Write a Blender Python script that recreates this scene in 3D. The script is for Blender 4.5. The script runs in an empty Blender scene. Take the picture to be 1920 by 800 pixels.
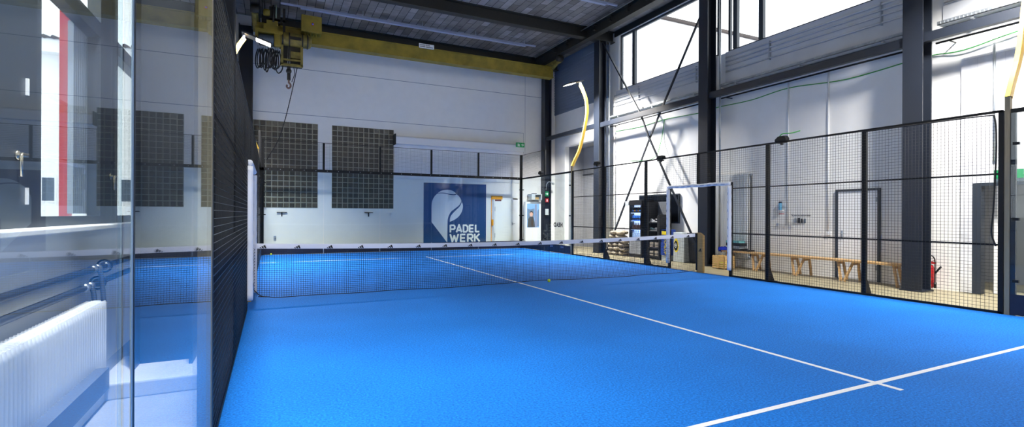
import bpy, math, random
from mathutils import Vector, Matrix
random.seed(7)
SC = bpy.context.scene
COL = SC.collection
PI = math.pi

# ------------------------------------------------------------------ materials
def srgb(r, g, b):
    f = lambda c: (c/255/12.92) if c/255 <= .04045 else ((c/255+.055)/1.055)**2.4
    return (f(r), f(g), f(b), 1)

MATS = {}
def mat(name, rgb, rough=.5, metal=0.0, spec=.5, noise=0.0, nscale=8.0, bump=0.0, bscale=60.0, emit=None, estr=0.0, stretch=None):
    if name in MATS: return MATS[name]
    m = bpy.data.materials.new(name); m.use_nodes = True
    nt = m.node_tree; b = nt.nodes['Principled BSDF']
    c = srgb(*rgb)
    b.inputs['Base Color'].default_value = c
    b.inputs['Roughness'].default_value = rough
    b.inputs['Metallic'].default_value = metal
    b.inputs['Specular IOR Level'].default_value = spec
    if emit:
        b.inputs['Emission Color'].default_value = srgb(*emit); b.inputs['Emission Strength'].default_value = estr
    tc = nt.nodes.new('ShaderNodeTexCoord')
    vec = tc.outputs['Object']
    if stretch:
        mp = nt.nodes.new('ShaderNodeMapping'); mp.inputs['Scale'].default_value = stretch
        nt.links.new(vec, mp.inputs['Vector']); vec = mp.outputs['Vector']
    if noise > 0:
        n = nt.nodes.new('ShaderNodeTexNoise'); n.inputs['Scale'].default_value = nscale; n.inputs['Detail'].default_value = 5
        nt.links.new(vec, n.inputs['Vector'])
        r = nt.nodes.new('ShaderNodeMapRange'); r.inputs['From Min'].default_value = .3; r.inputs['From Max'].default_value = .7
        r.inputs['To Min'].default_value = 1-noise; r.inputs['To Max'].default_value = 1+noise
        nt.links.new(n.outputs['Fac'], r.inputs['Value'])
        mx = nt.nodes.new('ShaderNodeVectorMath'); mx.operation = 'SCALE'; mx.inputs[0].default_value = c[:3]
        nt.links.new(r.outputs['Result'], mx.inputs['Scale']); nt.links.new(mx.outputs['Vector'], b.inputs['Base Color'])
    if bump > 0:
        n2 = nt.nodes.new('ShaderNodeTexNoise'); n2.inputs['Scale'].default_value = bscale; n2.inputs['Detail'].default_value = 3
        nt.links.new(vec, n2.inputs['Vector'])
        bp = nt.nodes.new('ShaderNodeBump'); bp.inputs['Strength'].default_value = bump; bp.inputs['Distance'].default_value = .01
        nt.links.new(n2.outputs['Fac'], bp.inputs['Height']); nt.links.new(bp.outputs['Normal'], b.inputs['Normal'])
    MATS[name] = m
    return m

def glass_mat(name, tint, r0=.04, power=5.0, rough=0.0, gain=.9):
    m = bpy.data.materials.new(name); m.use_nodes = True; nt = m.node_tree
    nt.nodes.remove(nt.nodes['Principled BSDF']); out = nt.nodes['Material Output']
    tr = nt.nodes.new('ShaderNodeBsdfTransparent'); tr.inputs['Color'].default_value = tint
    gl = nt.nodes.new('ShaderNodeBsdfGlossy'); gl.inputs['Roughness'].default_value = rough
    gl.inputs['Color'].default_value = (1, 1, 1, 1)
    lw = nt.nodes.new('ShaderNodeLayerWeight'); lw.inputs['Blend'].default_value = .5
    pw = nt.nodes.new('ShaderNodeMath'); pw.operation = 'POWER'; pw.inputs[1].default_value = power
    ma = nt.nodes.new('ShaderNodeMath'); ma.operation = 'MULTIPLY_ADD'; ma.inputs[1].default_value = gain; ma.inputs[2].default_value = r0
    mix = nt.nodes.new('ShaderNodeMixShader')
    nt.links.new(lw.outputs['Facing'], pw.inputs[0]); nt.links.new(pw.outputs[0], ma.inputs[0])
    nt.links.new(ma.outputs[0], mix.inputs[0]); nt.links.new(tr.outputs[0], mix.inputs[1]); nt.links.new(gl.outputs[0], mix.inputs[2])
    nt.links.new(mix.outputs[0], out.inputs['Surface'])
    return m

def turf_mat():
    m = bpy.data.materials.new('blue_turf'); m.use_nodes = True; nt = m.node_tree; b = nt.nodes['Principled BSDF']
    tc = nt.nodes.new('ShaderNodeTexCoord')
    n = nt.nodes.new('ShaderNodeTexNoise'); n.inputs['Scale'].default_value = 55; n.inputs['Detail'].default_value = 4; n.inputs['Roughness'].default_value = .8
    n2 = nt.nodes.new('ShaderNodeTexNoise'); n2.inputs['Scale'].default_value = .5; n2.inputs['Detail'].default_value = 3
    nt.links.new(tc.outputs['Object'], n.inputs['Vector']); nt.links.new(tc.outputs['Object'], n2.inputs['Vector'])
    rp = nt.nodes.new('ShaderNodeValToRGB'); e = rp.color_ramp.elements
    e[0].position = .36; e[0].color = (.000, .085, .42, 1); e[1].position = .66; e[1].color = (.012, .265, .88, 1)
    nt.links.new(n.outputs['Fac'], rp.inputs['Fac'])
    mr = nt.nodes.new('ShaderNodeMapRange'); mr.inputs['To Min'].default_value = .88; mr.inputs['To Max'].default_value = 1.12
    mr.inputs['From Min'].default_value = .3; mr.inputs['From Max'].default_value = .7
    nt.links.new(n2.outputs['Fac'], mr.inputs['Value'])
    vm = nt.nodes.new('ShaderNodeVectorMath'); vm.operation = 'SCALE'
    nt.links.new(rp.outputs['Color'], vm.inputs[0]); nt.links.new(mr.outputs['Result'], vm.inputs['Scale'])
    nt.links.new(vm.outputs['Vector'], b.inputs['Base Color'])
    b.inputs['Roughness'].default_value = .75; b.inputs['Specular IOR Level'].default_value = .12
    b.inputs['Sheen Weight'].default_value = .12; b.inputs['Sheen Roughness'].default_value = .4
    b.inputs['Sheen Tint'].default_value = (.45, .7, 1, 1)
    bp = nt.nodes.new('ShaderNodeBump'); bp.inputs['Strength'].default_value = .5; bp.inputs['Distance'].default_value = .01
    nt.links.new(n.outputs['Fac'], bp.inputs['Height']); nt.links.new(bp.outputs['Normal'], b.inputs['Normal'])
    return m

def brick_mat(name, c1, c2, mortar, scale, w, h, msize, rough=.8, axes='xz', bump=.0, offset=.5):
    m = bpy.data.materials.new(name); m.use_nodes = True; nt = m.node_tree; b = nt.nodes['Principled BSDF']
    tc = nt.nodes.new('ShaderNodeTexCoord'); sp = nt.nodes.new('ShaderNodeSeparateXYZ'); cb = nt.nodes.new('ShaderNodeCombineXYZ')
    nt.links.new(tc.outputs['Object'], sp.inputs[0])
    nt.links.new(sp.outputs['xyz'.index(axes[0])], cb.inputs[0]); nt.links.new(sp.outputs['xyz'.index(axes[1])], cb.inputs[1])
    br = nt.nodes.new('ShaderNodeTexBrick'); br.offset = offset
    br.inputs['Color1'].default_value = srgb(*c1); br.inputs['Color2'].default_value = srgb(*c2); br.inputs['Mortar'].default_value = srgb(*mortar)
    br.inputs['Scale'].default_value = scale; br.inputs['Brick Width'].default_value = w; br.inputs['Row Height'].default_value = h
    br.inputs['Mortar Size'].default_value = msize; br.inputs['Mortar Smooth'].default_value = .1
    nt.links.new(cb.outputs[0], br.inputs['Vector'])
    n = nt.nodes.new('ShaderNodeTexNoise'); n.inputs['Scale'].default_value = 2.5; n.inputs['Detail'].default_value = 6
    nt.links.new(tc.outputs['Object'], n.inputs['Vector'])
    r = nt.nodes.new('ShaderNodeMapRange'); r.inputs['From Min'].default_value = .3; r.inputs['From Max'].default_value = .7
    r.inputs['To Min'].default_value = .8; r.inputs['To Max'].default_value = 1.2
    nt.links.new(n.outputs['Fac'], r.inputs['Value'])
    vm = nt.nodes.new('ShaderNodeVectorMath'); vm.operation = 'SCALE'
    nt.links.new(br.outputs['Color'], vm.inputs[0]); nt.links.new(r.outputs['Result'], vm.inputs['Scale'])
    nt.links.new(vm.outputs['Vector'], b.inputs['Base Color']); b.inputs['Roughness'].default_value = rough
    if bump:
        bp = nt.nodes.new('ShaderNodeBump'); bp.inputs['Strength'].default_value = bump; bp.inputs['Distance'].default_value = .01; bp.invert = True
        nt.links.new(br.outputs['Fac'], bp.inputs['Height']); nt.links.new(bp.outputs['Normal'], b.inputs['Normal'])
    return m

M = {}
M['turf'] = turf_mat()
M['line'] = mat('line_white', (238, 240, 244), .8, noise=.05, nscale=60)
M['floor'] = mat('floor_screed', (156, 147, 118), .45, noise=.12, nscale=3, bump=.05)
M['wall'] = mat('wall_white', (238, 237, 234), .85, noise=.02, nscale=3, bump=.08, bscale=40)
M['wallband'] = mat('wall_grey_band', (204, 206, 210), .8, noise=.05, nscale=2)
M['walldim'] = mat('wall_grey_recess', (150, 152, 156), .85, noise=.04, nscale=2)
M['block'] = brick_mat('wall_block', (228, 228, 230), (222, 223, 227), (212, 213, 218), 1, .4, .2, .006, .85, 'yz', .2)
M['outbrick'] = brick_mat('outside_white_brick', (252, 252, 252), (246, 246, 246), (205, 206, 210), 1, .25, .08, .01, .9, 'xz', .2)
M['plank'] = brick_mat('ceiling_planks', (96, 92, 88), (138, 136, 136), (36, 34, 33), 1, .9, .27, .010, .9, 'yx', .2)
M['steel'] = mat('steel_navy', (26, 32, 43), .45, noise=.06, nscale=4)
M['steeldk'] = mat('steel_roof', (30, 30, 28), .6, noise=.1)
M['black'] = mat('black_powder_coat', (7, 9, 13), .5, spec=.3)
M['wire'] = mat('black_wire', (10, 12, 18), .32, spec=.8)
M['navy'] = mat('navy_film', (5, 17, 46), .5)
M['netcord'] = mat('net_cord', (6, 9, 16), .7)
M['tape'] = mat('white_net_tape', (236, 238, 248), .55, bump=.2, bscale=10)
M['foam'] = mat('white_foam_wrap', (244, 245, 250), .6, bump=.3, bscale=25)
M['ink'] = mat('black_ink', (10, 11, 14), .6)
M['inkblue'] = mat('blue_ink', (140, 156, 196), .6)
M['ply'] = mat('plywood', (184, 150, 92), .55, noise=.15, nscale=3, stretch=(1, 1, 14))
M['plyraw'] = mat('plywood_edge', (150, 134, 104), .6, noise=.12, nscale=4, stretch=(14, 14, 1))
M['arcyel'] = mat('arc_yellow', (236, 190, 70), .4)
M['crane'] = mat('crane_yellow', (128, 112, 34), .55, noise=.25, nscale=3)
M['cranedk'] = mat('crane_yellow_dirty', (112, 100, 42), .6, noise=.4, nscale=7)
M['craneblk'] = mat('crane_black', (16, 15, 13), .55)
M['motor'] = mat('motor_blue_grey', (70, 84, 100), .5, noise=.2)
M['rubber'] = mat('black_rubber', (12, 12, 13), .5)
M['galv'] = mat('galvanised_metal', (186, 192, 198), .35, metal=.8, noise=.1, nscale=10)
M['chrome'] = mat('satin_metal', (200, 190, 170), .25, metal=.9)
M['whitept'] = mat('white_paint', (235, 236, 238), .5)
M['whitegl'] = mat('white_enamel', (238, 240, 242), .3)
M['lightwh'] = mat('light_housing', (150, 160, 185), .4)
M['greyblind'] = mat('grey_blind', (150, 158, 168), .6, noise=.08, nscale=3)
M['frame'] = mat('window_frame_dark', (44, 52, 62), .45)
M['red'] = mat('red_paint', (200, 44, 44), .5)
M['redext'] = mat('extinguisher_red', (190, 20, 24), .35)
M['green'] = mat('exit_green', (0, 118, 66), .5, emit=(0, 118, 66), estr=.25)
M['signwhite'] = mat('sign_white', (245, 248, 246), .5)
M['greencord'] = mat('green_cord', (60, 150, 70), .6)
M['orange'] = mat('orange_tape', (240, 160, 10), .6)
M['maroon'] = mat('maroon_tape', (110, 40, 46), .6)
M['banner'] = mat('banner_blue', (4, 66, 122), .6)
M['bannerwh'] = mat('banner_pale', (214, 222, 232), .6)
M['blockglass'] = mat('glass_block', (62, 56, 48), .18, noise=.3, nscale=4)
M['mortar'] = mat('glass_block_joint', (138, 138, 124), .7)
M['wood'] = mat('pine_wood', (198, 160, 108), .5, noise=.15, nscale=5, stretch=(1, 10, 10))
M['crate'] = mat('crate_wood', (222, 184, 122), .6, noise=.12, nscale=6)
M['ball'] = mat('tennis_felt', (206, 232, 40), .9, bump=.3, bscale=300)
M['bag'] = mat('sandbag_cloth', (158, 147, 128), .9, noise=.12, nscale=9, bump=.5, bscale=14)
M['screen'] = mat('tv_glass', (14, 18, 26), .12)
M['fridgein'] = mat('fridge_inside', (170, 195, 235), .5, emit=(190, 210, 245), estr=1.3)
M['shelfblk'] = mat('shelf_black', (22, 22, 25), .5)
M['cardblue'] = mat('carton_blue', (20, 70, 170), .5, noise=.25, nscale=25)
M['yellow'] = mat('print_yellow', (240, 215, 30), .6)
M['cartongrey'] = mat('carton_grey', (196, 204, 206), .6)
M['binblk'] = mat('bin_black', (30, 34, 42), .5)
M['teal'] = mat('carton_teal', (130, 205, 205), .6)
M['clothblue'] = mat('cloth_blue', (16, 50, 190), .8, bump=.5, bscale=30)
M['sky'] = mat('picture_sky', (120, 165, 215), .4, emit=(120, 165, 215), estr=.3)
M['pictree'] = mat('picture_trunk', (120, 130, 160), .4, emit=(120, 130, 160), estr=.2)
M['picdark'] = mat('picture_foliage', (96, 122, 150), .4, emit=(96, 122, 150), estr=.2)
M['skin'] = mat('picture_skin', (205, 160, 140), .4, emit=(205, 160, 140), estr=.2)
M['hair'] = mat('picture_hair', (40, 30, 28), .4)
M['shirt'] = mat('picture_shirt', (52, 54, 58), .4)
M['lamp'] = mat('lamp_emitter', (255, 250, 235), .5, emit=(255, 244, 222), estr=14)
M['concrete'] = mat('concrete_light', (196, 198, 204), .8, noise=.08, nscale=4)
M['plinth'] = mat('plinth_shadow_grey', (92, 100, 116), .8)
M['pipe'] = mat('pipe_paint_dark', (58, 66, 78), .45)
M['roof'] = mat('roof_tile', (66, 58, 56), .8)
M['snow'] = mat('outside_ground', (190, 192, 196), .9)
M['orangecord'] = mat('orange_cord', (220, 100, 40), .6)
M['brown'] = mat('brown_bottle', (80, 48, 34), .3)
M['canblue'] = mat('can_blue', (40, 120, 210), .35)
M['clearb'] = mat('clear_bottle', (200, 220, 245), .2)
M['shoe1'] = mat('shoe_white', (190, 185, 180), .6)
M['shoe2'] = mat('shoe_teal', (120, 150, 140), .6)
M['beige'] = mat('bag_beige', (190, 180, 165), .7)
GLASS = glass_mat('court_glass', (.93, .97, .98, 1), .02, 5.2, 0.0, .8)
PANE = glass_mat('window_pane_glass', (.95, .97, .98, 1), .04)

# ------------------------------------------------------------------ mesh helpers
OFF = {}
class MB:
    def __init__(s): s.v = []; s.f = []; s.mi = []; s.sm = []; s.mats = []
    def _m(s, m):
        if m is None: return 0
        if m not in s.mats: s.mats.append(m)
        return s.mats.index(m)
    def add(s, vs, fs, m=None, smooth=False):
        b = len(s.v); s.v += [tuple(p) for p in vs]; k = s._m(m)
        for f in fs: s.f.append([b+i for i in f]); s.mi.append(k); s.sm.append(smooth)
    def box(s, x0, x1, y0, y1, z0, z1, m=None):
        x0, x1 = min(x0, x1), max(x0, x1); y0, y1 = min(y0, y1), max(y0, y1); z0, z1 = min(z0, z1), max(z0, z1)
        s.add([(x0,y0,z0),(x1,y0,z0),(x1,y1,z0),(x0,y1,z0),(x0,y0,z1),(x1,y0,z1),(x1,y1,z1),(x0,y1,z1)],
              [(0,3,2,1),(4,5,6,7),(0,1,5,4),(1,2,6,5),(2,3,7,6),(3,0,4,7)], m); return s
    def bar(s, a, b, w, h, m=None, up=(0,0,1)):
        a, b = Vector(a), Vector(b); d = (b-a).normalized(); u = Vector(up)
        if abs(d.dot(u)) > .98: u = Vector((1,0,0))
        x = d.cross(u).normalized(); y = x.cross(d).normalized(); vs = []
        for p in (a, b):
            for sx, sy in ((-1,-1),(1,-1),(1,1),(-1,1)): vs.append(p + x*sx*w/2 + y*sy*h/2)
        s.add(vs, [(3,2,1,0),(4,5,6,7),(0,1,5,4),(1,2,6,5),(2,3,7,6),(3,0,4,7)], m); return s
    def tube(s, pts, r, n=8, m=None, closed=False, smooth=True):
        pts = [Vector(p) for p in pts]; L = len(pts); rings = []
        ref = None
        for i, p in enumerate(pts):
            if closed: d = pts[(i+1) % L]-pts[i-1]
            else: d = pts[min(i+1, L-1)]-pts[max(i-1, 0)]
            d = d.normalized() if d.length > 1e-9 else Vector((0,0,1))
            if ref is None or abs(ref.dot(d)) > .999: ref = Vector((0,0,1)) if abs(d.z) < .9 else Vector((1,0,0))
            x = d.cross(ref).normalized(); y = x.cross(d).normalized(); ref = y
            rr = r[i] if isinstance(r, (list, tuple)) else r
            rings.append([p + (x*math.cos(2*PI*k/n)+y*math.sin(2*PI*k/n))*rr for k in range(n)])
        vs = [q for g in rings for q in g]; fs = []
        for i in range(L if closed else L-1):
            j = (i+1) % L
            for k in range(n): fs.append((i*n+k, i*n+(k+1)%n, j*n+(k+1)%n, j*n+k))
        if not closed: fs += [tuple(range(n-1,-1,-1)), tuple((L-1)*n+k for k in range(n))]
        s.add(vs, fs, m, smooth); return s
    def cyl(s, a, b, r, n=16, m=None, r2=None): return s.tube([a, b], [r, r if r2 is None else r2], n, m)
    def lathe(s, c, prof, n=20, m=None, axis='z'):
        vs = []; fs = []
        for (r, h) in prof:
            for k in range(n):
                a = 2*PI*k/n; p = (r*math.cos(a), r*math.sin(a), h)
                if axis == 'y': p = (p[0], p[2], p[1])
                if axis == 'x': p = (p[2], p[0], p[1])
                vs.append((c[0]+p[0], c[1]+p[1], c[2]+p[2]))
        L = len(prof)
        for i in range(L-1):
            for k in range(n): fs.append((i*n+k, i*n+(k+1)%n, (i+1)*n+(k+1)%n, (i+1)*n+k))
        fs += [tuple(range(n-1,-1,-1)), tuple((L-1)*n+k for k in range(n))]
        s.add(vs, fs, m, True); return s
    def sphere(s, c, r, n=16, m=None, sc=(1,1,1)):
        prof = [(max(1e-4, math.sin(PI*i/(n//2)))*r, -math.cos(PI*i/(n//2))*r) for i in range(n//2+1)]
        b = len(s.v); s.lathe((0,0,0), prof, n, m)
        for i in range(b, len(s.v)):
            p = s.v[i]; s.v[i] = (c[0]+p[0]*sc[0], c[1]+p[1]*sc[1], c[2]+p[2]*sc[2])
        return s
    def prism(s, poly, fn, t0, t1, m=None):
        """poly of 2-D points, fn(u, v, t) -> 3-D"""
        n = len(poly)
        vs = [fn(u, v, t0) for u, v in poly]+[fn(u, v, t1) for u, v in poly]
        s.add(vs, [tuple(range(n-1,-1,-1)), tuple(range(n, 2*n))]+[(i, (i+1)%n, n+(i+1)%n, n+i) for i in range(n)], m); return s
    def sweep_rect(s, pts, nrm, w, h, m=None):
        """rectangular section swept along pts lying in the plane with normal nrm; w along nrm, h in plane"""
        pts = [Vector(p) for p in pts]; nr = Vector(nrm).normalized(); vs = []; fs = []; L = len(pts)
        for i, p in enumerate(pts):
            d = (pts[min(i+1, L-1)]-pts[max(i-1, 0)]).normalized(); q = nr.cross(d).normalized()
            for sx, sy in ((-1,-1),(1,-1),(1,1),(-1,1)): vs.append(p+nr*sx*w/2+q*sy*h/2)
        for i in range(L-1):
            for k in range(4): fs.append((i*4+k, i*4+(k+1)%4, i*4+4+(k+1)%4, i*4+4+k))
        fs += [(3,2,1,0), tuple((L-1)*4+k for k in range(4))]
        s.add(vs, fs, m); return s
    def build(s, name, m=None, parent=None, bevel=0.0, label=None):
        o = OFF.get(parent.name, Vector((0,0,0))) if parent else Vector((0,0,0))
        me = bpy.data.meshes.new(name)
        me.from_pydata([(p[0]-o.x, p[1]-o.y, p[2]-o.z) for p in s.v], [], s.f)
        if m: me.materials.append(m)
        base = 1 if m else 0
        for x in s.mats: me.materials.append(x)
        for p, k, sm in zip(me.polygons, s.mi, s.sm): p.use_smooth = sm
        if s.mats and base == 0:
            for p, k in zip(me.polygons, s.mi): p.material_index = k
        me.validate(); me.update()
        import bmesh
        bm = bmesh.new(); bm.from_mesh(me); bmesh.ops.recalc_face_normals(bm, faces=bm.faces); bm.to_mesh(me); bm.free()
        ob = bpy.data.objects.new(name, me); COL.objects.link(ob)
        if parent: ob.parent = parent
        OFF[ob.name] = o
        if bevel:
            md = ob.modifiers.new('edge', 'BEVEL'); md.width = bevel; md.segments = 2; md.limit_method = 'ANGLE'
        if label: ob['label'] = label
        return ob

def tag(o, label, cat, group=None, kind=None):
    o['label'] = label; o['category'] = cat
    if group: o['group'] = group
    if kind: o['kind'] = kind
    return o
def thing(name, loc, label, cat, group=None, kind=None):
    o = bpy.data.objects.new(name, None); COL.objects.link(o); o.location = loc; o.empty_display_size = .1
    OFF[o.name] = Vector(loc)
    return tag(o, label, cat, group, kind)
def struct(o, label=None, cat=None):
    o['kind'] = 'structure'
    if label: o['label'] = label
    if cat: o['category'] = cat
    return o
def copy_tree(o, loc, label=None, group=None, rotz=None):
    c = o.copy(); COL.objects.link(c); c.location = loc
    OFF[c.name] = Vector(loc)
    if rotz is not None: c.rotation_euler = (0, 0, rotz)
    if label: c['label'] = label
    if group: c['group'] = group
    for ch in list(o.children):
        d = ch.copy(); COL.objects.link(d); d.parent = c
        for g in list(ch.children):
            e = g.copy(); COL.objects.link(e); e.parent = d
    return c
def text_part(name, body, m, parent, origin, ux, uy, height, extrude=.001, bold=0.0, spacing=1.0, mirror=False):
    cu = bpy.data.curves.new(name, 'FONT'); cu.body = body; cu.size = height/.70; cu.extrude = extrude; cu.offset = bold; cu.space_character = spacing
    ob = bpy.data.objects.new(name, cu); COL.objects.link(ob)
    dg = bpy.context.evaluated_depsgraph_get(); me = bpy.data.meshes.new_from_object(ob.evaluated_get(dg))
    bpy.data.objects.remove(ob); bpy.data.curves.remove(cu)
    o = OFF.get(parent.name, Vector((0,0,0))) if parent else Vector((0,0,0))
    ux, uy = Vector(ux).normalized(), Vector(uy).normalized(); uz = ux.cross(uy)
    for v in me.vertices:
        p = Vector(origin)+ux*v.co.x+uy*v.co.y+uz*v.co.z-o; v.co = p
    me.materials.clear(); me.materials.append(m)
    ob = bpy.data.objects.new(name, me); COL.objects.link(ob)
    if parent: ob.parent = parent
    OFF[ob.name] = o
    return ob
def smooth_path(pts, n=6):
    P = [Vector(p) for p in pts]; P = [2*P[0]-P[1]]+P+[2*P[-1]-P[-2]]; out = []
    for i in range(1, len(P)-2):
        for k in range(n):
            t = k/n; a, b, c, d = P[i-1], P[i], P[i+1], P[i+2]
            out.append(.5*((2*b)+(c-a)*t+(2*a-5*b+4*c-d)*t*t+(3*b-a-3*c+d)*t**3))
    out.append(P[-2]); return out
ORD = ['first','second','third','fourth','fifth','sixth','seventh','eighth','ninth','tenth','eleventh','twelfth','thirteenth','fourteenth']

def hbeam_z(b, x0, x1, y0, y1, z0, z1, t=.028):      # column: flanges face +-x
    b.box(x0, x0+t, y0, y1, z0, z1); b.box(x1-t, x1, y0, y1, z0, z1)
    yc = (y0+y1)/2; b.box(x0+t, x1-t, yc-.01, yc+.01, z0, z1); return b
def ibeam_x(b, x0, x1, y0, y1, z0, z1, t=.03):
    b.box(x0, x1, y0, y1, z0, z0+t); b.box(x0, x1, y0, y1, z1-t, z1); yc = (y0+y1)/2
    b.box(x0, x1, yc-.012, yc+.012, z0+t, z1-t); return b
def ibeam_y(b, x0, x1, y0, y1, z0, z1, t=.03):
    b.box(x0, x1, y0, y1, z0, z0+t); b.box(x0, x1, y0, y1, z1-t, z1); xc = (x0+x1)/2
    b.box(xc-.012, xc+.012, y0, y1, z0+t, z1-t); return b

# ------------------------------------------------------------------ dimensions
CW, CL = 10.0, 10.0          # court width, half length
XL, XR, YB, YN, ZC = -1.13, 12.2, 10.97, -13.5, 8.5
COLY = [10.74, 6.53, 1.22, -4.07, -9.3]

# ------------------------------------------------------------------ shell
b = MB(); b.box(XL-.3, 15.2, YN, YB+.3, -.25, -.012); struct(b.build('floor', M['floor']))
b = MB(); b.box(XL, -.03, YN, YB, -.012, -.008); struct(b.build('floor', mat('floor_concrete', (150, 154, 162), .7, noise=.1, nscale=3)))
b = MB(); b.box(XL-.3, XR+.25, YN, YB+.3, ZC, ZC+.15); struct(b.build('ceiling', M['plank']))
# back wall (solid) with pressed joints as thin dark strips
b = MB(); b.box(XL-.3, XR+.3, YB, YB+.3, -.2, ZC); wb = struct(b.build('wall_back', M['wall']))
b = MB()
for z in (6.82, 5.12): b.box(XL, 10.55 if z < 6 else 12.1, YB-.004, YB+.001, z-.008, z+.008)
b.box(10.62, 10.63, YB-.004, YB+.001, 4.1, 7.7); b.box(10.545, 10.555, YB-.004, YB+.001, 4.2, 5.12)
b.build('joint_line', mat('joint_grey', (120, 130, 150), .8), wb)
# right wall
b = MB()
w0, w1 = XR, XR+.22
b.box(w0, w1, 10.08, YB, -.2, ZC); b.box(w0, w1, 6.95, 10.08, 4.5, ZC); b.box(w0, w1, 6.15, 6.95, -.2, ZC)
b.box(w0, w1, -4.80, 6.15, -.2, 6.17); b.box(w0, w1, -5.90, -4.80, 2.02, 6.17); b.box(w0, w1, YN, -5.90, -.2, 6.17)
b.box(w0, w1, YN, 6.15, 8.28, ZC)
struct(b.build('wall_right', M['wall']))
# concrete frieze under the clerestory and recess walls
b = MB()
for a, c in ((1.4, 6.25), (-3.9, 1.05), (-9.1, -4.25)): b.box(XR-.05, XR, a, c, 5.22, 6.17)
struct(b.build('trim_1', M['wallband']))
b = MB(); b.box(XR-.03, XR-.001, YN, 6.4, 8.285, ZC); struct(b.build('trim_10', M['steeldk']))
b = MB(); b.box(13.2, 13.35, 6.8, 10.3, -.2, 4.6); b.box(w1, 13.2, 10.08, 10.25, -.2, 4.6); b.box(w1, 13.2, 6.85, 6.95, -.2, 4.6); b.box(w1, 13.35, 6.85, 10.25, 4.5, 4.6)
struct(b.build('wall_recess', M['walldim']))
b = MB(); b.box(13.16, 13.2, 6.95, 10.08, 3.25, 3.29); struct(b.build('trim_2', M['steel']))
b = MB(); b.box(XR-.03, XR, 6.75, YB, 6.05, ZC)
z = 6.1
while z < 8.2: b.box(XR-.045, XR-.03, 6.75, YB, z, z+.05); z += .12
struct(b.build('trim_9', mat('cladding_blue_grey', (108, 120, 140), .7)))
# block-work pier of the last bay
b = MB(); b.box(XR-.06, XR-.001, -4.74, -4.55, 0, 4.45); b.box(XR-.06, XR-.001, -5.97, -4.74, 2.06, 4.45); b.box(XR-.06, XR-.001, -9.0, -5.97, 0, 4.45); struct(b.build('trim_3', M['block']))
b = MB(); b.box(XL-.3, 15.2, YN-.2, YN, -.25, 5.2); b.box(XL-.3, 15.2, YN-.2, YN, 6.8, ZC); b.box(12.4, 15.2, YN-.2, YN, 5.2, 6.8); struct(b.build('wall_near_unseen', mat('wall_near_grey', (120, 122, 126), .9)))  # unseen wall added dark to weaken glass reflections; high gap admits sky light
b = MB(); l0, l1 = XL-.10, XL
b.box(l0, l1, YN, YB, -.2, 1.29); b.box(l0, l1, -1.7, YB, 1.29, ZC); b.box(l0, l1, YN, -1.7, 5.2, ZC); b.box(l0, l1, YN, -10.2, 1.29, 5.2)
struct(b.build('wall_left', M['wall']))

# columns -----------------------------------------------------------
first = None
for side in ('right', 'left'):
    for i, y in enumerate(COLY):
        x0, x1 = (11.44, 11.78) if side == 'right' else ((-1.08, -.72) if i == 1 else (-.74, -.30))
        hw = .17 if side == 'right' else .19
        b = MB(); hbeam_z(b, x0, x1, y-hw, y+hw, 0, 8.06)
        b.box(x0-.03, x1+.03, y-hw-.03, y+hw+.03, -.012, .015)
        o = b.build('steel_column', M['steel']); struct(o)
        where = ['in the back corner', 'behind the far lamp', 'level with the net', 'beside the near lamp', 'nearest the camera'][i]
        tag(o, f'dark navy steel H-column along the {side} wall, the one {where}', 'column', 'steel hall columns')
# filler behind left columns at the wall (brick pier, dark)
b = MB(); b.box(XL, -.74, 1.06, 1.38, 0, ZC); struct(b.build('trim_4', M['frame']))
# concrete step at left column foot
b = MB(); b.box(-.90, -.12, -4.62, -3.72, -.012, .12); struct(b.build('trim_5', M['concrete'], bevel=.015))
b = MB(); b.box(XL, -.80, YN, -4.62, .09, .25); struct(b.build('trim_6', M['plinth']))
b = MB(); b.box(XL, -.83, YN, -4.62, -.012, .09); struct(b.build('baseboard_left', M['concrete']))

# roof beams / crane runways ------------------------------------------
for i, y in enumerate(COLY):
    b = MB(); ibeam_x(b, -.03, XR, y-.14, y+.14, 8.08, ZC); o = b.build('roof_beam', M['steeldk']); struct(o)
    tag(o, f'dark steel roof beam crossing the hall, {ORD[i]} from the back wall', 'beam', 'roof beams')
for side, xa, xb in (('right', 10.86, 11.12), ('left', -.32, -.06)):
    t = thing('crane_runway', ((xa+xb)/2, 0, 8.02), f'dark steel crane runway beam under the roof along the {side} columns', 'crane rail')
    b = MB(); ibeam_y(b, xa, xb, YN, 10.7, 8.02, 8.42); b.build('runway_beam', M['steeldk'], t)
    sx = -1 if side == 'right' else 1
    xx = xa-.14 if side == 'right' else xb+.14
    b = MB(); b.cyl((xx, YN, 8.34), (xx, 10.2, 8.34), .018, 8); b.build('conductor_tube', M['galv'] if side == 'right' else M['steeldk'], t)
    if side == 'right':
        for k in range(16):
            y = 8.6-k*.95
            b = MB(); b.bar((xx+.08, y, 8.40), (xx+.08, y, 8.16), .03, .03); b.box(xx+.02, xx+.14, y-.10, y+.10, 8.28, 8.32); b.box(xx+.03, xx+.13, y-.05, y+.05, 8.13, 8.17)
            b.build('hanger_clip', M['craneblk'], t)

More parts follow.
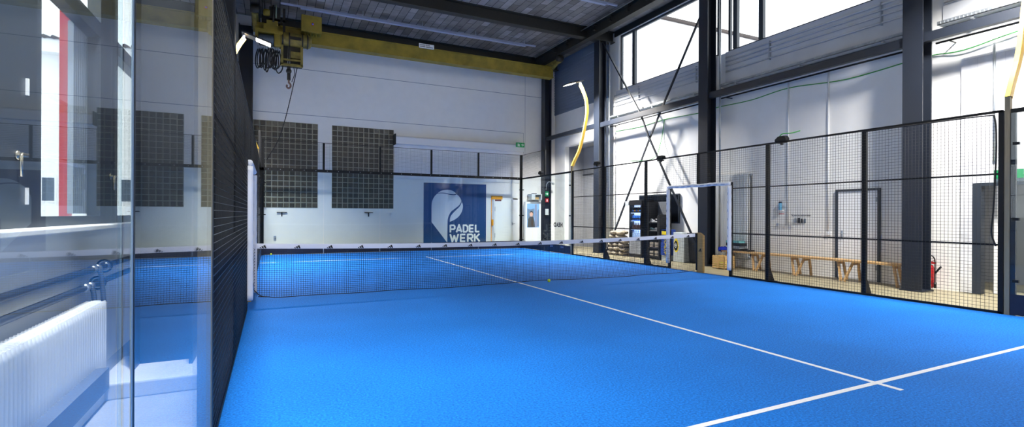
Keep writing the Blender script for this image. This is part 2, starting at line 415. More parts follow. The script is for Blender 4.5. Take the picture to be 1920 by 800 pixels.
# right side services -----------------------------------------------
spans = [(1.39, 6.36), (-3.9, 1.05), (-9.13, -4.24)]
nm = ['between the far and net columns', 'between the net and near columns', 'beside the near lamp']
b = MB(); b.box(11.5, 11.62, 6.7, 10.57, 4.80, 4.96); o = struct(b.build('wall_rail', M['steel'])); tag(o, 'dark steel wall rail in the back corner bay behind the yellow lamp arc', 'beam', 'horizontal wall rails')
for (a, c), w in zip(spans, nm):
    b = MB(); b.box(11.5, 11.62, a, c, 4.77, 4.94); o = struct(b.build('wall_rail', M['steel'])); tag(o, f'dark steel wall rail on the right side {w}', 'beam', 'horizontal wall rails')
    # cable tray
    t = thing('cable_tray', (11.95, (a+c)/2, 5.1), f'galvanised cable tray along the right wall {w}', 'cable tray', 'cable trays')
    b = MB(); b.box(11.84, 12.14, a+.05, c-.05, 5.12, 5.13); b.box(11.84, 11.85, a+.05, c-.05, 5.12, 5.19); b.box(12.13, 12.14, a+.05, c-.05, 5.12, 5.19)
    k = a+.1
    while k < c-.1: b.box(11.832, 11.84, k, k+.03, 5.135, 5.175); k += .06
    b.build('tray', M['galv'], t)
    for q in (.12, .5, .88):
        y = a+(c-a)*q; b = MB(); b.bar((11.86, y, 5.10), (XR-.135, y, 5.10), .05, .04); b.build('bracket', M['galv'], t)
    # sprinkler / black pipe
    b = MB(); b.cyl((11.92, a, 4.80), (11.92, c, 4.80), .02, 10); b.cyl((11.92, a+.2, 4.8), (XR, a+.2, 4.8), .012, 8); b.cyl((11.92, c-.2, 4.8), (XR, c-.2, 4.8), .012, 8)
    tag(b.build('black_pipe', M['black']), f'thin black pipe under the cable tray {w}', 'pipe', 'black wall pipes')
    # ribs: four grey pipes on the frieze
    for k, z in enumerate((6.0, 5.88, 5.76, 5.60)):
        b = MB(); b.cyl((XR-.09, a+.12, z), (XR-.09, c-.05, z), .022, 10)
        tag(b.build('grey_conduit', M['wallband']), f'grey conduit below the high window {w}, {ORD[k]} from the top', 'conduit', 'grey conduits')
    for q, e_ in ((.15, 'near'), (.7, 'far')):
        y = a+(c-a)*q; b = MB(); b.box(XR-.12, XR-.05, y-.01, y+.01, 5.55, 6.05)
        tag(b.build('conduit_clip_bar', M['galv']), f'metal clip bar holding the grey conduits {w}, the {e_} one', 'clip', 'conduit clip bars')
# pre-cast ledge below frieze
b = MB()
for a, c in spans: b.box(XR-.13, XR, a, c, 5.05, 5.10)
struct(b.build('trim_7', M['wallband']))
# bracing rods
def rod(pts, lab):
    b = MB()
    for p, q in zip(pts[:-1], pts[1:]): b.bar(p, q, .05, .05)
    tag(b.build('bracing_rod', M['steel']), lab, 'brace', 'cross bracing rods')
rod([(11.66, 6.42, 7.98), (11.66, 4.21, 4.90), (11.66, 3.80, 4.07), (11.66, 2.50, 1.93), (11.66, 1.36, .05)], 'slanting steel bracing rod running down towards the net-side column')
rod([(11.73, 1.42, 7.62), (11.73, 3.29, 4.85), (11.73, 3.82, 4.03), (11.73, 5.85, .66), (11.73, 6.22, .05)], 'slanting steel bracing rod running down towards the far column')
# green cord along wall
pts = [(XR-.02, 6.3, 4.66), (XR-.02, 4.9, 4.60), (XR-.02, 3.62, 4.66), (XR-.02, 2.1, 4.60), (XR-.02, 1.3, 4.64), (XR-.02, .2, 4.62), (XR-.02, -.95, 4.70), (XR-.02, -2.4, 4.58), (XR-.02, -3.9, 4.66), (XR-.08, -4.6, 4.60), (XR-.08, -5.6, 4.72), (XR-.08, -7, 4.62)]
b = MB(); b.tube(smooth_path(pts), .012, 6); tag(b.build('green_cord', M['greencord']), 'thin green cord strung along the right wall under the rail', 'cord')
b = MB(); b.tube(smooth_path([(XR-.02, 3.62, 4.66), (XR-.1, 3.7, 3.9), (11.6, 3.5, 3.3), (10.2, 3.05, 3.1)]), .012, 6)
tag(b.build('green_cord', M['greencord']), 'green cord hanging down to the black floodlight beyond the net', 'cord')
# conduits on wall
for y, z0, z1, r, lab in ((-.925, 1.25, 5.0, .018, 'white conduit running down to the wall sockets left of the lettering'), (-1.965, 1.0, 5.0, .02, 'white conduit running down beside the wall door'), (-5.05, 2.45, 4.6, .022, 'galvanised conduit above the open doorway')):
    b = MB(); b.cyl((XR-.075 if y < -4 else XR-.02, y, z0), (XR-.075 if y < -4 else XR-.02, y, z1), r, 10)
    tag(b.build('wall_conduit', M['whitept'] if y > -4 else M['galv']), lab, 'conduit', 'upright wall conduits')
for y, a in ((6.28, .2), (.98, .2)):
    b = MB(); b.cyl((11.86, y, 0.4), (11.86, y, 8.0), .025, 10)
    tag(b.build('wall_conduit', M['galv']), 'tall grey conduit clipped beside the far steel column' if y > 3 else 'tall grey conduit clipped beside the steel column level with the net', 'conduit', 'upright wall conduits')

# clerestory windows, right -----------------------------------------
wn = 0
for a, c, mul in ((1.39, 6.12, [5.32]), (-3.9, 1.05, [.79, -.06]), (-9.13, -4.24, [-6.6])):
    wn += 1
    t = bpy.data.objects.new(f'window_{wn}', None); COL.objects.link(t); t.location = (XR+.1, a, 6.17); OFF[t.name] = Vector(t.location); t['kind'] = 'structure'
    b = MB(); f0, f1 = XR+.06, XR+.14
    b.box(f0, f1, a, c, 6.17, 6.24); b.box(f0, f1, a, c, 8.20, 8.28); b.box(f0, f1, a, a+.07, 6.24, 8.20); b.box(f0, f1, c-.07, c, 6.24, 8.20)
    for y in mul: b.box(f0-.03, f1, y-.07, y+.07, 6.24, 8.20)
    b.build('window_frame', M['frame'], t)
    ed = [a+.07]+sorted(mul)+[c-.07]
    for p, q in zip(ed[:-1], ed[1:]):
        b = MB(); b.box(XR+.095, XR+.105, p, q, 6.24, 8.20); b.build('pane', PANE, t)

# left windows -------------------------------------------------------
wn += 1
t = bpy.data.objects.new(f'window_{wn}', None); COL.objects.link(t); t.location = (XL, -5, 1.33); OFF[t.name] = Vector(t.location); t['kind'] = 'structure'
f0, f1 = XL-.10, XL-.02
b = MB()
b.box(f0, f1, -10.2, -1.7, 1.33, 1.41); b.box(f0, f1, -10.2, -1.7, 5.12, 5.2); b.box(f0, f1+.02, -10.2, -1.7, 3.08, 3.22)
b.box(f0, f1, -1.78, -1.7, 1.41, 5.12); b.box(f0, f1+.02, -3.50, -2.92, 1.41, 5.12); b.box(f0, f1+.02, -5.50, -4.86, 1.41, 5.12)
b.box(f0, f1+.02, -8.0, -7.5, 1.41, 5.12); b.box(f0, f1, -10.2, -10.0, 1.41, 5.12)
b.build('window_frame', M['frame'], t)
for p, q in ((-2.92, -1.78), (-4.86, -3.50), (-7.5, -5.5), (-10.0, -8.0)):
    b = MB(); b.box(XL-.065, XL-.055, p, q, 1.41, 5.12); b.build('pane', PANE, t)
b = MB(); b.box(XL-.02, XL+.16, -10.2, -1.7, 1.295, 1.335); b.build('window_sill', M['whitept'], t, bevel=.008)
for y, z, s in ((-5.24, 1.80, 1), (-3.20, 1.80, -1)):
    b = MB(); b.lathe((XL, y, z), [(.03, 0), (.03, .012), (.012, .016), (.012, .06)], 14, None, 'x')
    b.tube([(XL+.055, y, z), (XL+.06, y-.1*1, z), (XL+.06, y-.11, z-.015), (XL+.06, y-.11, z-.14)], .010, 8)
    for i in range(len(b.v)): pass
    b.build('window_handle', M['chrome'], t)
b = MB()
for z in (2.26, 1.545): b.box(XL+.0, XL+.014, -5.115, -5.095, z-.055, z+.055)
b.build('window_hinge', M['whitept'], t)
# vertical blind between the panes
t2 = thing('vertical_blind', (XL-.14, -3.9, 1.42), 'pale grey vertical blind gathered behind the left window', 'blind')
b = MB(); y = -3.86
while y < -3.28: b.box(XL-.14, XL-.10, y, y+.035, 1.43, 3.1); y += .05
b.build('blind_slat', M['greyblind'], t2)

# radiator + pipes on left wall --------------------------------------
t = thing('radiator', (-.95, -5.4, .13), 'white column radiator under the left window behind the glass', 'radiator')
for k in range(44):
    y = -4.36-k*.05
    b = MB(); path = [(-.90, y, .19), (-.90, y, .68), (-.925, y, .71), (-.975, y, .71), (-1.0, y, .68), (-1.0, y, .19), (-.975, y, .16), (-.925, y, .16)]
    b.tube(smooth_path(path+[path[0]], 3)[:-1], .021, 8, None, True); b.build('radiator_column', mat('radiator_white', (214, 218, 224), .35), t)
b = MB(); b.cyl((-.95, -6.6, .66), (-.95, -4.33, .66), .02, 10); b.cyl((-.95, -6.6, .2), (-.95, -4.33, .2), .02, 10); b.build('header_tube', M['whitegl'], t)
b = MB(); b.cyl((-.95, -4.36, .67), (-.95, -4.22, .67), .016, 10); b.cyl((-.95, -4.30, .67), (-.95, -4.14, .67), .028, 14); b.build('thermostat_valve', M['whitept'], t)
for z, lab, yr in ((.955, 'upper dark heating pipe above the white radiator', -3.95), (.825, 'lower dark heating pipe above the white radiator', -4.15)):
    t = thing('heating_pipe', (-1.05, -5, z), lab, 'pipe', 'heating pipes')
    b = MB(); b.cyl((-1.05, -9.5, z), (-1.05, -2.4, z), .026, 12)
    b.tube(smooth_path([(-1.05, yr, z), (-1.02, yr, z-.03), (-1.0, yr-.02, z-.15), (-.98, yr-.06, .66)], 4), .018, 10); b.build('pipe', M['pipe'], t)
    for dy in (0, -.12, .25): b = MB(); b.cyl((-1.05, yr+dy, z), (-1.05, yr+dy+.05, z), .036, 14); b.build('valve_collar', M['galv'], t)
    b = MB(); b.tube([(-1.05+.055*math.cos(a), yr+.25, z+.055*math.sin(a)) for a in [2*PI*i/16 for i in range(16)]], .009, 6, None, True); b.build('pipe_clamp', M['steel'], t)

# glass block windows in back wall ---------------------------------
def glass_blocks(x0, x1, z0, z1, ncol, nrow):
    global wn; wn += 1
    t = bpy.data.objects.new(f'window_{wn}', None); COL.objects.link(t); t.location = (x0, YB, z0); OFF[t.name] = Vector(t.location); t['kind'] = 'structure'
    b = MB(); b.box(x0, x1, YB-.012, YB-.001, z0, z1); b.build('mortar_grid', M['mortar'], t)
    cw, rh = (x1-x0)/ncol, (z1-z0)/nrow; b = MB()
    mm = [mat('glass_block_a', (58, 54, 47), .38, noise=.3, nscale=9), mat('glass_block_b', (70, 65, 56), .4, noise=.3, nscale=9), mat('glass_block_c', (50, 48, 44), .35, noise=.3, nscale=9), mat('glass_block_d', (98, 94, 84), .4, noise=.3, nscale=9)]
    for i in range(ncol):
        for j in range(nrow):
            g = .013; a, c = x0+i*cw+g, x0+(i+1)*cw-g; d, e = z0+j*rh+g, z0+(j+1)*rh-g; q = .022
            m = mm[3] if j == nrow-1 and random.random() < .5 else mm[random.randrange(3)]
            b.add([(a,YB-.012,d),(c,YB-.012,d),(c,YB-.012,e),(a,YB-.012,e),(a+q,YB-.022,d+q),(c-q,YB-.022,d+q),(c-q,YB-.022,e-q),(a+q,YB-.022,e-q)],
                  [(4,5,6,7),(0,1,5,4),(1,2,6,5),(2,3,7,6),(3,0,4,7)], m)
    b.build('block_pane', None, t)
glass_blocks(-.47, 1.87, 1.65, 4.81, 12, 16)
glass_blocks(2.37, 4.71, 1.65, 4.81, 12, 16)

# shutter box and signs on back wall ---------------------------------
t = thing('shutter_box', (7.5, YB, 4.2), 'long white roller shutter box across the back wall', 'shutter box')
b = MB(); b.prism([(YB, 4.24), (YB-.34, 4.24), (YB-.34, 4.5), (YB-.30, 4.54), (YB, 4.6)], lambda u, v, tt: (tt, u, v), 4.72, 10.42); b.build('housing', M['whitept'], t)
b = MB(); b.box(4.69, 4.73, YB-.36, YB, 4.2, 4.62); b.build('end_cap', M['steel'], t)
b = MB(); b.box(4.76, 10.40, YB-.03, YB-.012, 2.86, 4.24); b.build('shutter_curtain', M['whitept'], t)
for x in (5.9, 7.55, 9.2):
    b = MB(); b.box(x, x+.05, YB-.05, YB-.03, 2.86, 4.24); b.build('guide_rail', M['whitept'], t)

def arrow(b, fx, cx, cz, s, d):      # flat arrow glyph; d = 1 pointing +u, 'down'
    if d == 'down':
        b.prism([(cx-.10*s, cz+.5*s), (cx+.10*s, cz+.5*s), (cx+.10*s, cz-.05*s), (cx-.10*s, cz-.05*s)], fx, 0, .004)
        b.prism([(cx, cz-.5*s), (cx+.42*s, cz-.02*s), (cx+.2*s, cz+.06*s), (cx, cz-.16*s), (cx-.2*s, cz+.06*s), (cx-.42*s, cz-.02*s)], fx, 0, .004)
    else:
        b.prism([(cx-.5*s*d, cz-.10*s), (cx+.1*s*d, cz-.10*s), (cx+.1*s*d, cz+.10*s), (cx-.5*s*d, cz+.10*s)], fx, 0, .004)
        b.prism([(cx+.5*s*d, cz), (cx+.02*s*d, cz+.42*s), (cx-.1*s*d, cz+.25*s), (cx+.16*s*d, cz), (cx-.1*s*d, cz-.25*s), (cx+.02*s*d, cz-.42*s)], fx, 0, .004)
t = thing('exit_sign', (10.2, YB-.36, 4.42), 'green exit sign with running figure on the end of the shutter box', 'sign', 'green escape signs')
b = MB(); b.box(10.0, 10.40, YB-.41, YB-.36, 4.42, 4.62); b.build('sign_panel', M['green'], t)
fx = lambda u, v, k: (u, YB-.412-k, v)
b = MB(); arrow(b, fx, 10.30, 4.52, .14, 1); b.build('arrow', M['signwhite'], t)
b = MB(); b.prism([(10.06, 4.45), (10.10, 4.45), (10.10, 4.57), (10.06, 4.57)], fx, 0, .004); b.prism([(10.13, 4.45), (10.17, 4.45), (10.15, 4.52), (10.17, 4.55), (10.12, 4.555)], fx, 0, .004)
b.build('pictogram', M['signwhite'], t)

# --- banner
t = thing('wall_banner', (7.34, YB, .1), 'blue wall banner with pale racket emblem and club lettering', 'banner')
b = MB(); b.box(5.95, 8.73, YB-.012, YB-.001, .06, 2.74); b.build('banner_sheet', M['banner'], t)
U = lambda u: 5.95+(u-75)/622*2.78
V = lambda v: 2.74-(v-72)/237.0
fb = lambda u, v, k: (U(u), YB-.013-k, V(v))
def smooth2(p, n=5): return [(q.x, q.y) for q in smooth_path([(a, c, 0) for a, c in p], n)]
body = smooth2([(150, 518), (150, 400), (150, 290), (158, 245), (178, 205), (203, 178)], 4)[2:] + smooth2([(203, 178), (240, 174), (285, 177), (330, 187), (375, 188), (395, 181)], 4)[1:] + \
       smooth2([(395, 181), (420, 202), (437, 230), (441, 252)], 3)[1:] + smooth2([(441, 252), (420, 288), (380, 322), (340, 355), (315, 400), (305, 440)], 4)[1:] + [(303, 665)]
cap = smooth2([(208, 172), (235, 152), (270, 140), (303, 137), (340, 141), (372, 156), (390, 174)], 4) + smooth2([(390, 174), (368, 180), (330, 178), (285, 169), (240, 167), (208, 172)], 3)[1:-1]
lens = smooth2([(447, 256), (457, 290), (451, 340), (425, 392), (380, 432), (327, 457)], 4) + smooth2([(327, 457), (331, 415), (348, 382), (385, 342), (425, 302), (447, 256)], 4)[1:-1]
import bmesh as _bm
def flat_poly(b, poly, m=None):
    from mathutils.geometry import tessellate_polygon
    vs = [fb(u, v, .003) for u, v in poly]
    tris = tessellate_polygon([[Vector((u, v, 0)) for u, v in poly]])
    b.add(vs, [tuple(x) for x in tris], m)
b = MB()
for pl in (body, cap, lens): flat_poly(b, pl)
b.build('emblem', M['bannerwh'], t)
LET = {'P': [[(0,0),(0,1)],[(0,.93),(.5,.93),(.64,.8),(.64,.55),(.5,.42),(0,.42)]], 'A': [[(-.02,0),(.36,1),(.74,0)],[(.12,.27),(.6,.27)]],
       'D': [[(0,.07),(0,.93),(.4,.93),(.62,.74),(.62,.26),(.4,.07),(-.06,.07)]], 'E': [[(0,0),(0,1)],[(0,.93),(.6,.93)],[(0,.5),(.55,.5)],[(0,.07),(.6,.07)]],
       'L': [[(0,1),(0,0)],[(0,.07),(.58,.07)]], 'W': [[(-.05,1),(.22,.04),(.46,.8),(.7,.04),(.97,1)]], 'R': [[(0,0),(0,1)],[(0,.93),(.5,.93),(.64,.8),(.64,.58),(.5,.45),(0,.45)],[(.34,.45),(.66,0)]],
       'K': [[(0,0),(0,1)],[(.62,1),(.08,.47)],[(.2,.56),(.66,0)]]}
def strokes(b, word, u0, u1, v0, v1, w):
    wd = {'W': 1.12, 'A': .86, 'K': .80}
    tot = sum(wd.get(c, .76) for c in word)+.16*(len(word)-1); sx = (u1-u0)/tot; x = u0; kk = 0
    for c in word:
        for line in LET[c]:
            P = [(x+(px+.08)*sx, v1+(v0-v1)*py) for px, py in line]
            for i in range(len(P)-1):
                (ax, ay), (bx, by) = P[i], P[i+1]; L = math.hypot(bx-ax, by-ay); dx, dy = (bx-ax)/L, (by-ay)/L
                e = w*.3 if 0 < i else 0; f = w*.3 if i < len(P)-2 else 0
                ax, ay, bx, by = ax-dx*e, ay-dy*e, bx+dx*f, by+dy*f; nx, ny = -dy*w/2, dx*w/2
                kk += 1
                b.add([fb(u, v, .003+.0002*(kk % 7)) for u, v in ((ax+nx, ay+ny), (bx+nx, by+ny), (bx-nx, by-ny), (ax-nx, ay-ny))], [(0,1,2,3)])
        x += (wd.get(c, .76)+.16)*sx
b = MB(); strokes(b, 'PADEL', 328, 634, 487, 563, 17); strokes(b, 'WERK', 330, 636, 580, 660, 17); b.build('lettering', M['signwhite'], t)

# --- white door in back wall with orange tape
o = bpy.data.objects.new('door_1', None); COL.objects.link(o); o.location = (9.6, YB, 0); OFF[o.name] = Vector(o.location); o['kind'] = 'structure'
b = MB(); b.box(9.06, 9.13, YB-.05, YB, 0, 2.16); b.box(10.02, 10.25, YB-.05, YB, 0, 2.16); b.box(9.06, 10.25, YB-.05, YB, 2.10, 2.16); b.build('door_frame', M['whitept'], o)
b = MB(); b.box(9.14, 10.02, YB-.045, YB-.01, .01, 2.10); b.build('door_leaf', mat('door_cream', (250, 249, 244), .5), o)
b = MB(); b.box(10.02, 10.10, YB-.09, YB-.05, 1.02, 1.05); b.box(9.97, 9.99, YB-.09, YB-.045, .98, 1.08); b.build('door_handle', M['galv'], o)
b = MB()
for z in (.42, 1.58): b.box(9.12, 9.15, YB-.06, YB-.045, z, z+.2)
b.build('door_hinge', M['galv'], o)
t = thing('orange_tape', (8.99, YB, 0), 'orange marking tape stuck around the white back door', 'tape')
b = MB(); b.box(8.97, 9.0, YB-.015, YB-.001, 0, 2.25); b.box(8.97, 9.50, YB-.056, YB-.051, 2.10, 2.25); b.box(8.99, 9.07, YB-.056, YB-.051, .95, 1.22); b.build('orange_strip', M['orange'], t)
b = MB(); b.box(9.14, 9.44, YB-.058, YB-.046, 2.03, 2.09); b.build('maroon_strip', M['maroon'], t)

# --- hooks and vent on back wall
for x0, x1, m, lab in ((.48, .82, 'black', 'black wall hook bar below the left glass block window'), (3.58, 3.9, 'black', 'black wall hook bar below the right glass block window'), (4.45, 4.78, 'whitept', 'white wall hook bar left of the blue banner')):
    b = MB(); b.box(x0, x1, YB-.08, YB-.04, 1.47, 1.50); b.bar(((x0+x1)/2, YB, 1.36), ((x0+x1)/2, YB-.06, 1.48), .02, .02); b.box((x0+x1)/2-.02, (x0+x1)/2+.02, YB-.02, YB, 1.33, 1.5)
    tag(b.build('wall_hook', M[m]), lab, 'hook', 'wall hook bars')
b = MB(); b.box(.38, .46, YB-.03, YB, .46, .62); b.cyl((.42, YB-.05, .54), (.42, YB-.03, .54), .03, 12); tag(b.build('wall_socket', M['galv']), 'small grey wall socket low on the back wall at left', 'socket')

# --- totem display with picture, projector box, signs on the corner column
t = thing('display_totem', (10.92, 10.7, 0), 'white upright display totem in the back right corner', 'display')
b = MB(); b.box(10.52, 11.32, 10.68, 10.86, 0, 2.02); b.build('housing', M['whitegl'], t, bevel=.02)
b = MB(); b.box(10.60, 11.21, 10.672, 10.682, .86, 1.92); sc_ = b.build('screen', M['sky'], t)
fp = lambda u, v, k: (u, 10.671-k, v)
b = MB()
b.prism([(10.98, .87), (11.12, .87), (11.09, 1.9), (10.99, 1.9)], fp, 0, .001, M['pictree'])
b.prism([(10.61, 1.2), (10.80, 1.2), (10.97, 1.3), (10.97, 1.72), (10.75, 1.66), (10.61, 1.72)], fp, 0, .0006, M['picdark']); b.prism([(11.12, .9), (11.2, .9), (11.2, 1.7), (11.13, 1.6)], fp, 0, .0006, M['picdark'])
b.prism([(10.62, .87), (11.0, .87), (10.97, 1.15), (10.93, 1.30), (10.84, 1.36), (10.72, 1.33), (10.64, 1.2)], fp, 0, .002, M['shirt'])
b.prism([(10.81+.085*math.cos(a), 1.46+.12*math.sin(a)) for a in [2*PI*i/16 for i in range(16)]], fp, 0, .003, M['skin'])
b.prism([(10.735, 1.50), (10.75, 1.57), (10.80, 1.60), (10.87, 1.585), (10.90, 1.52), (10.905, 1.45), (10.88, 1.50), (10.84, 1.545), (10.77, 1.54)], fp, 0, .004, M['hair'])
b.build('picture', None, sc_)
t = thing('projector_box', (11.1, 10.6, 2.1), 'pale grey open box unit mounted above the display totem', 'box')
b = MB(); b.box(10.74, 11.26, 10.5, 10.55, 2.08, 2.10); b.box(10.74, 11.26, 10.5, 10.9, 2.08, 2.11); b.box(10.74, 11.26, 10.5, 10.9, 2.33, 2.36); b.box(10.74, 10.92, 10.5, 10.9, 2.11, 2.33); b.box(11.22, 11.26, 10.5, 10.9, 2.11, 2.33); b.box(10.74, 11.26, 10.86, 10.9, 2.11, 2.33)
b.build('casing', M['cartongrey'], t); b = MB(); b.box(10.98, 11.15, 10.6, 10.7, 2.11, 2.22); b.build('inner_unit', M['ply'], t); b = MB(); b.box(10.9, 11.1, 10.9, YB, 2.18, 2.24); b.build('wall_bracket', M['steel'], t); b = MB(); b.box(10.88, 11.05, 10.6, 10.8, 2.36, 2.40); b.build('top_plate', M['black'], t)
fc = lambda u, v, k: (u, 10.565-k, v)
t = thing('exit_sign', (11.55, 10.56, 2.27), 'green arrow sign on the back corner column', 'sign', 'green escape signs')
b = MB(); b.prism([(11.46, 2.27), (11.64, 2.27), (11.64, 2.49), (11.46, 2.49)], fc, 0, .012); b.build('sign_panel', M['green'], t)
b = MB(); arrow(b, lambda u, v, k: (u, 10.551-k, v), 11.55, 2.38, .14, 1); b.build('arrow', M['signwhite'], t)
t = thing('fire_sign', (11.55, 10.56, 2.0), 'red fire equipment sign on the back corner column', 'sign')
b = MB(); b.prism([(11.48, 2.0), (11.63, 2.0), (11.63, 2.17), (11.48, 2.17)], fc, 0, .012); b.build('sign_panel', M['redext'], t)
b = MB(); ff = lambda u, v, k: (u, 10.551-k, v); b.prism([(11.53, 2.03), (11.58, 2.03), (11.58, 2.10), (11.57, 2.14), (11.54, 2.14), (11.53, 2.10)], ff, 0, .003); b.build('pictogram', M['signwhite'], t)
b = MB(); b.prism([(11.47, 1.42), (11.64, 1.42), (11.64, 1.70), (11.47, 1.70)], fc, 0, .006); tag(b.build('notice_sheet', M['cartongrey']), 'pale notice sheet below the red sign on the corner column', 'notice')
b = MB(); b.tube(smooth_path([(11.5, 10.56, 2.55), (11.5, 10.5, 2.8), (11.62, 10.5, 2.93), (11.80, 10.5, 2.88)]), .014, 8); b.sphere((11.84, 10.5, 2.85), .06, 12); tag(b.build('swan_neck_lamp', M['galv']), 'small silver swan-neck lamp above the green arrow sign', 'lamp')

# --- right wall door
o = bpy.data.objects.new('door_2', None); COL.objects.link(o); o.location = (XR, -2.63, 0); OFF[o.name] = Vector(o.location); o['kind'] = 'structure'
b = MB(); b.box(XR-.05, XR, -2.205, -2.155, 0, 2.0); b.box(XR-.05, XR, -3.115, -3.065, 0, 2.0); b.box(XR-.05, XR, -3.115, -2.155, 2.0, 2.05); b.build('door_frame', M['frame'], o)
b = MB(); b.box(XR-.03, XR-.005, -3.065, -2.205, .01, 2.0); b.build('door_leaf', M['whitept'], o)
b = MB(); b.box(XR-.04, XR-.03, -2.32, -2.28, .93, 1.10); b.tube([(XR-.03, -2.30, 1.03), (XR-.08, -2.30, 1.03), (XR-.08, -2.42, 1.03)], .010, 8); b.build('door_handle', M['galv'], o)
b = MB()
for z in (.25, 1.75): b.box(XR-.055, XR-.03, -3.05, -3.03, z, z+.1)
b.build('door_hinge', M['galv'], o)
# doorway to side room
o = bpy.data.objects.new('door_3', None); COL.objects.link(o); o.location = (XR, -5.35, 0); OFF[o.name] = Vector(o.location); o['kind'] = 'structure'
b = MB(); b.box(XR-.08, XR+.05, -4.87, -4.74, 0, 2.0); b.box(XR-.08, XR+.05, -5.97, -5.85, 0, 2.0); b.box(XR-.08, XR+.05, -5.97, -4.74, 2.0, 2.06); b.build('door_frame', M['frame'], o)
b = MB(); b.box(14.6, 14.7, -8.2, -3.4, -.2, 2.7); b.box(w1, 14.6, -3.5, -3.4, -.2, 2.7); b.box(w1, 14.6, -8.3, -8.2, -.2, 2.7); b.box(w1, 14.7, -8.3, -3.4, 2.6, 2.7); struct(b.build('wall_side_room', mat('side_room_grey', (176, 178, 182), .85)))
# half partition seen just inside doorway
b = MB(); b.box(12.45, 12.95, -4.98, -4.93, 0, 2.4); struct(b.build('trim_8', M['wall']))
t = thing('open_shelf', (13.2, -5.6, 0), 'grey open shelf unit inside the side room doorway', 'shelf')
b = MB()
for x in (13.2,): 
    for z in (.25, .75, 1.2, 1.6): b.box(13.0, 13.4, -6.6, -5.35, z, z+.03)
b.build('shelf_board', mat('shelf_grey', (134, 136, 140), .6), t)
for y in (-5.35, -5.95, -6.6):
    b = MB(); b.box(13.0, 13.4, y-.015, y+.015, 0, 2.0); b.build('side_panel', mat('shelf_grey', (134, 136, 140), .6), t)
for y, z, w, h, mm_, lab in ((-5.6, 1.23, .22, .14, 'binblk', 'black bag on the upper board of the side room shelf'), (-5.75, .78, .26, .2, 'shelfblk', 'black case on the middle board of the side room shelf'), (-5.55, .28, .2, .28, 'clothblue', 'blue container on the lowest board of the side room shelf')):
    b = MB(); b.prism([(y-w/2, z), (y+w/2, z), (y+w*.42, z+h), (y-w*.42, z+h)], lambda u, v, k: (k, u, v), 13.04, 13.3); b.tube(smooth_path([(13.17, y-w*.3, z+h-.01), (13.17, y-w*.15, z+h+.05), (13.17, y+w*.15, z+h+.05), (13.17, y+w*.3, z+h-.01)], 4), .01, 6); tag(b.build('storage_bag', M[mm_], bevel=.015), lab, 'bag', 'bags on the side room shelf')
t = thing('exit_sign', (XR, -5.1, 2.14), 'green down-arrow sign above the side room doorway', 'sign', 'green escape signs')
b = MB(); b.box(XR-.10, XR-.06, -5.46, -5.06, 2.12, 2.28); b.build('sign_panel', M['green'], t)
b = MB(); arrow(b, lambda u, v, k: (XR-.101-k, u, v), -5.16, 2.20, .12, 'down'); b.build('arrow', M['signwhite'], t)
# Sonnenstoren
t = thing('wall_lettering', (XR, -1.25, 1.42), 'black lettering naming the blind switches on the right wall', 'lettering')
text_part('letters', 'Sonnenstoren', M['ink'], t, (XR-.003, -1.01, 1.425), (0, -1, 0), (0, 0, 1), .058, .001, .0, 1.1)
for i, (y, z, w, h, mm_, lab) in enumerate(((-1.13, 1.32, .05, .12, 'galv', 'left'), (-1.22, 1.32, .06, .13, 'binblk', 'middle'), (-1.30, 1.31, .035, .11, 'binblk', 'third'), (-1.38, 1.31, .03, .11, 'motor', 'right-hand'))):
    b = MB(); b.box(XR-.03, XR, y-w/2, y+w/2, z-h/2, z+h/2); b.box(XR-.036, XR-.03, y-w/4, y+w/4, z-h/4, z+h/4)
    tag(b.build('blind_switch', M[mm_], bevel=.004), f'small wall switch under the wall lettering, {ORD[i]} from its left end', 'switch', 'blind switches')
b = MB(); b.box(XR-.05, XR, -.66, -.62, 1.17, 1.24); b.cyl((XR-.03, -.68, 1.19), (XR-.03, -1.1, 1.19), .008, 6); b.cyl((XR-.03, -.94, 1.25), (XR-.03, -1.12, 1.25), .006, 6); tag(b.build('cable_run', M['galv']), 'grey cable run below the switches on the right wall', 'cable')
t = thing('soap_dispenser', (XR-.06, -.74, 1.58), 'blue bottle in a white wall holder beside the conduit', 'dispenser')
b = MB(); b.lathe((XR-.06, -.74, 1.58), [(.035, 0), (.04, .01), (.04, .17), (.034, .185)], 16); b.build('bottle', mat('bottle_pale_blue', (96, 166, 206), .3), t)
b = MB(); b.lathe((XR-.06, -.74, 1.765), [(.04, 0), (.04, .03), (.03, .035)], 16); b.build('cap', M['navy'], t)
b = MB(); b.box(XR-.03, XR, -.90, -.78, 1.68, 1.78); b.box(XR-.10, XR, -.80, -.68, 1.56, 1.58); b.build('holder', M['whitept'], t)
t = thing('wall_notice', (XR, -.74, 1.43), 'small white notice with red edge under the blue bottle', 'notice')
b = MB(); b.box(XR-.006, XR, -.82, -.66, 1.43, 1.49); b.build('sheet', M['signwhite'], t); b = MB(); b.box(XR-.008, XR-.006, -.82, -.66, 1.475, 1.49); b.build('red_edge', M['red'], t)
b = MB(); b.box(XR-.05, XR, -2.03, -1.93, .98, 1.06); tag(b.build('wall_socket', M['whitept'], bevel=.01), 'white wall socket at the foot of the conduit beside the door', 'socket')

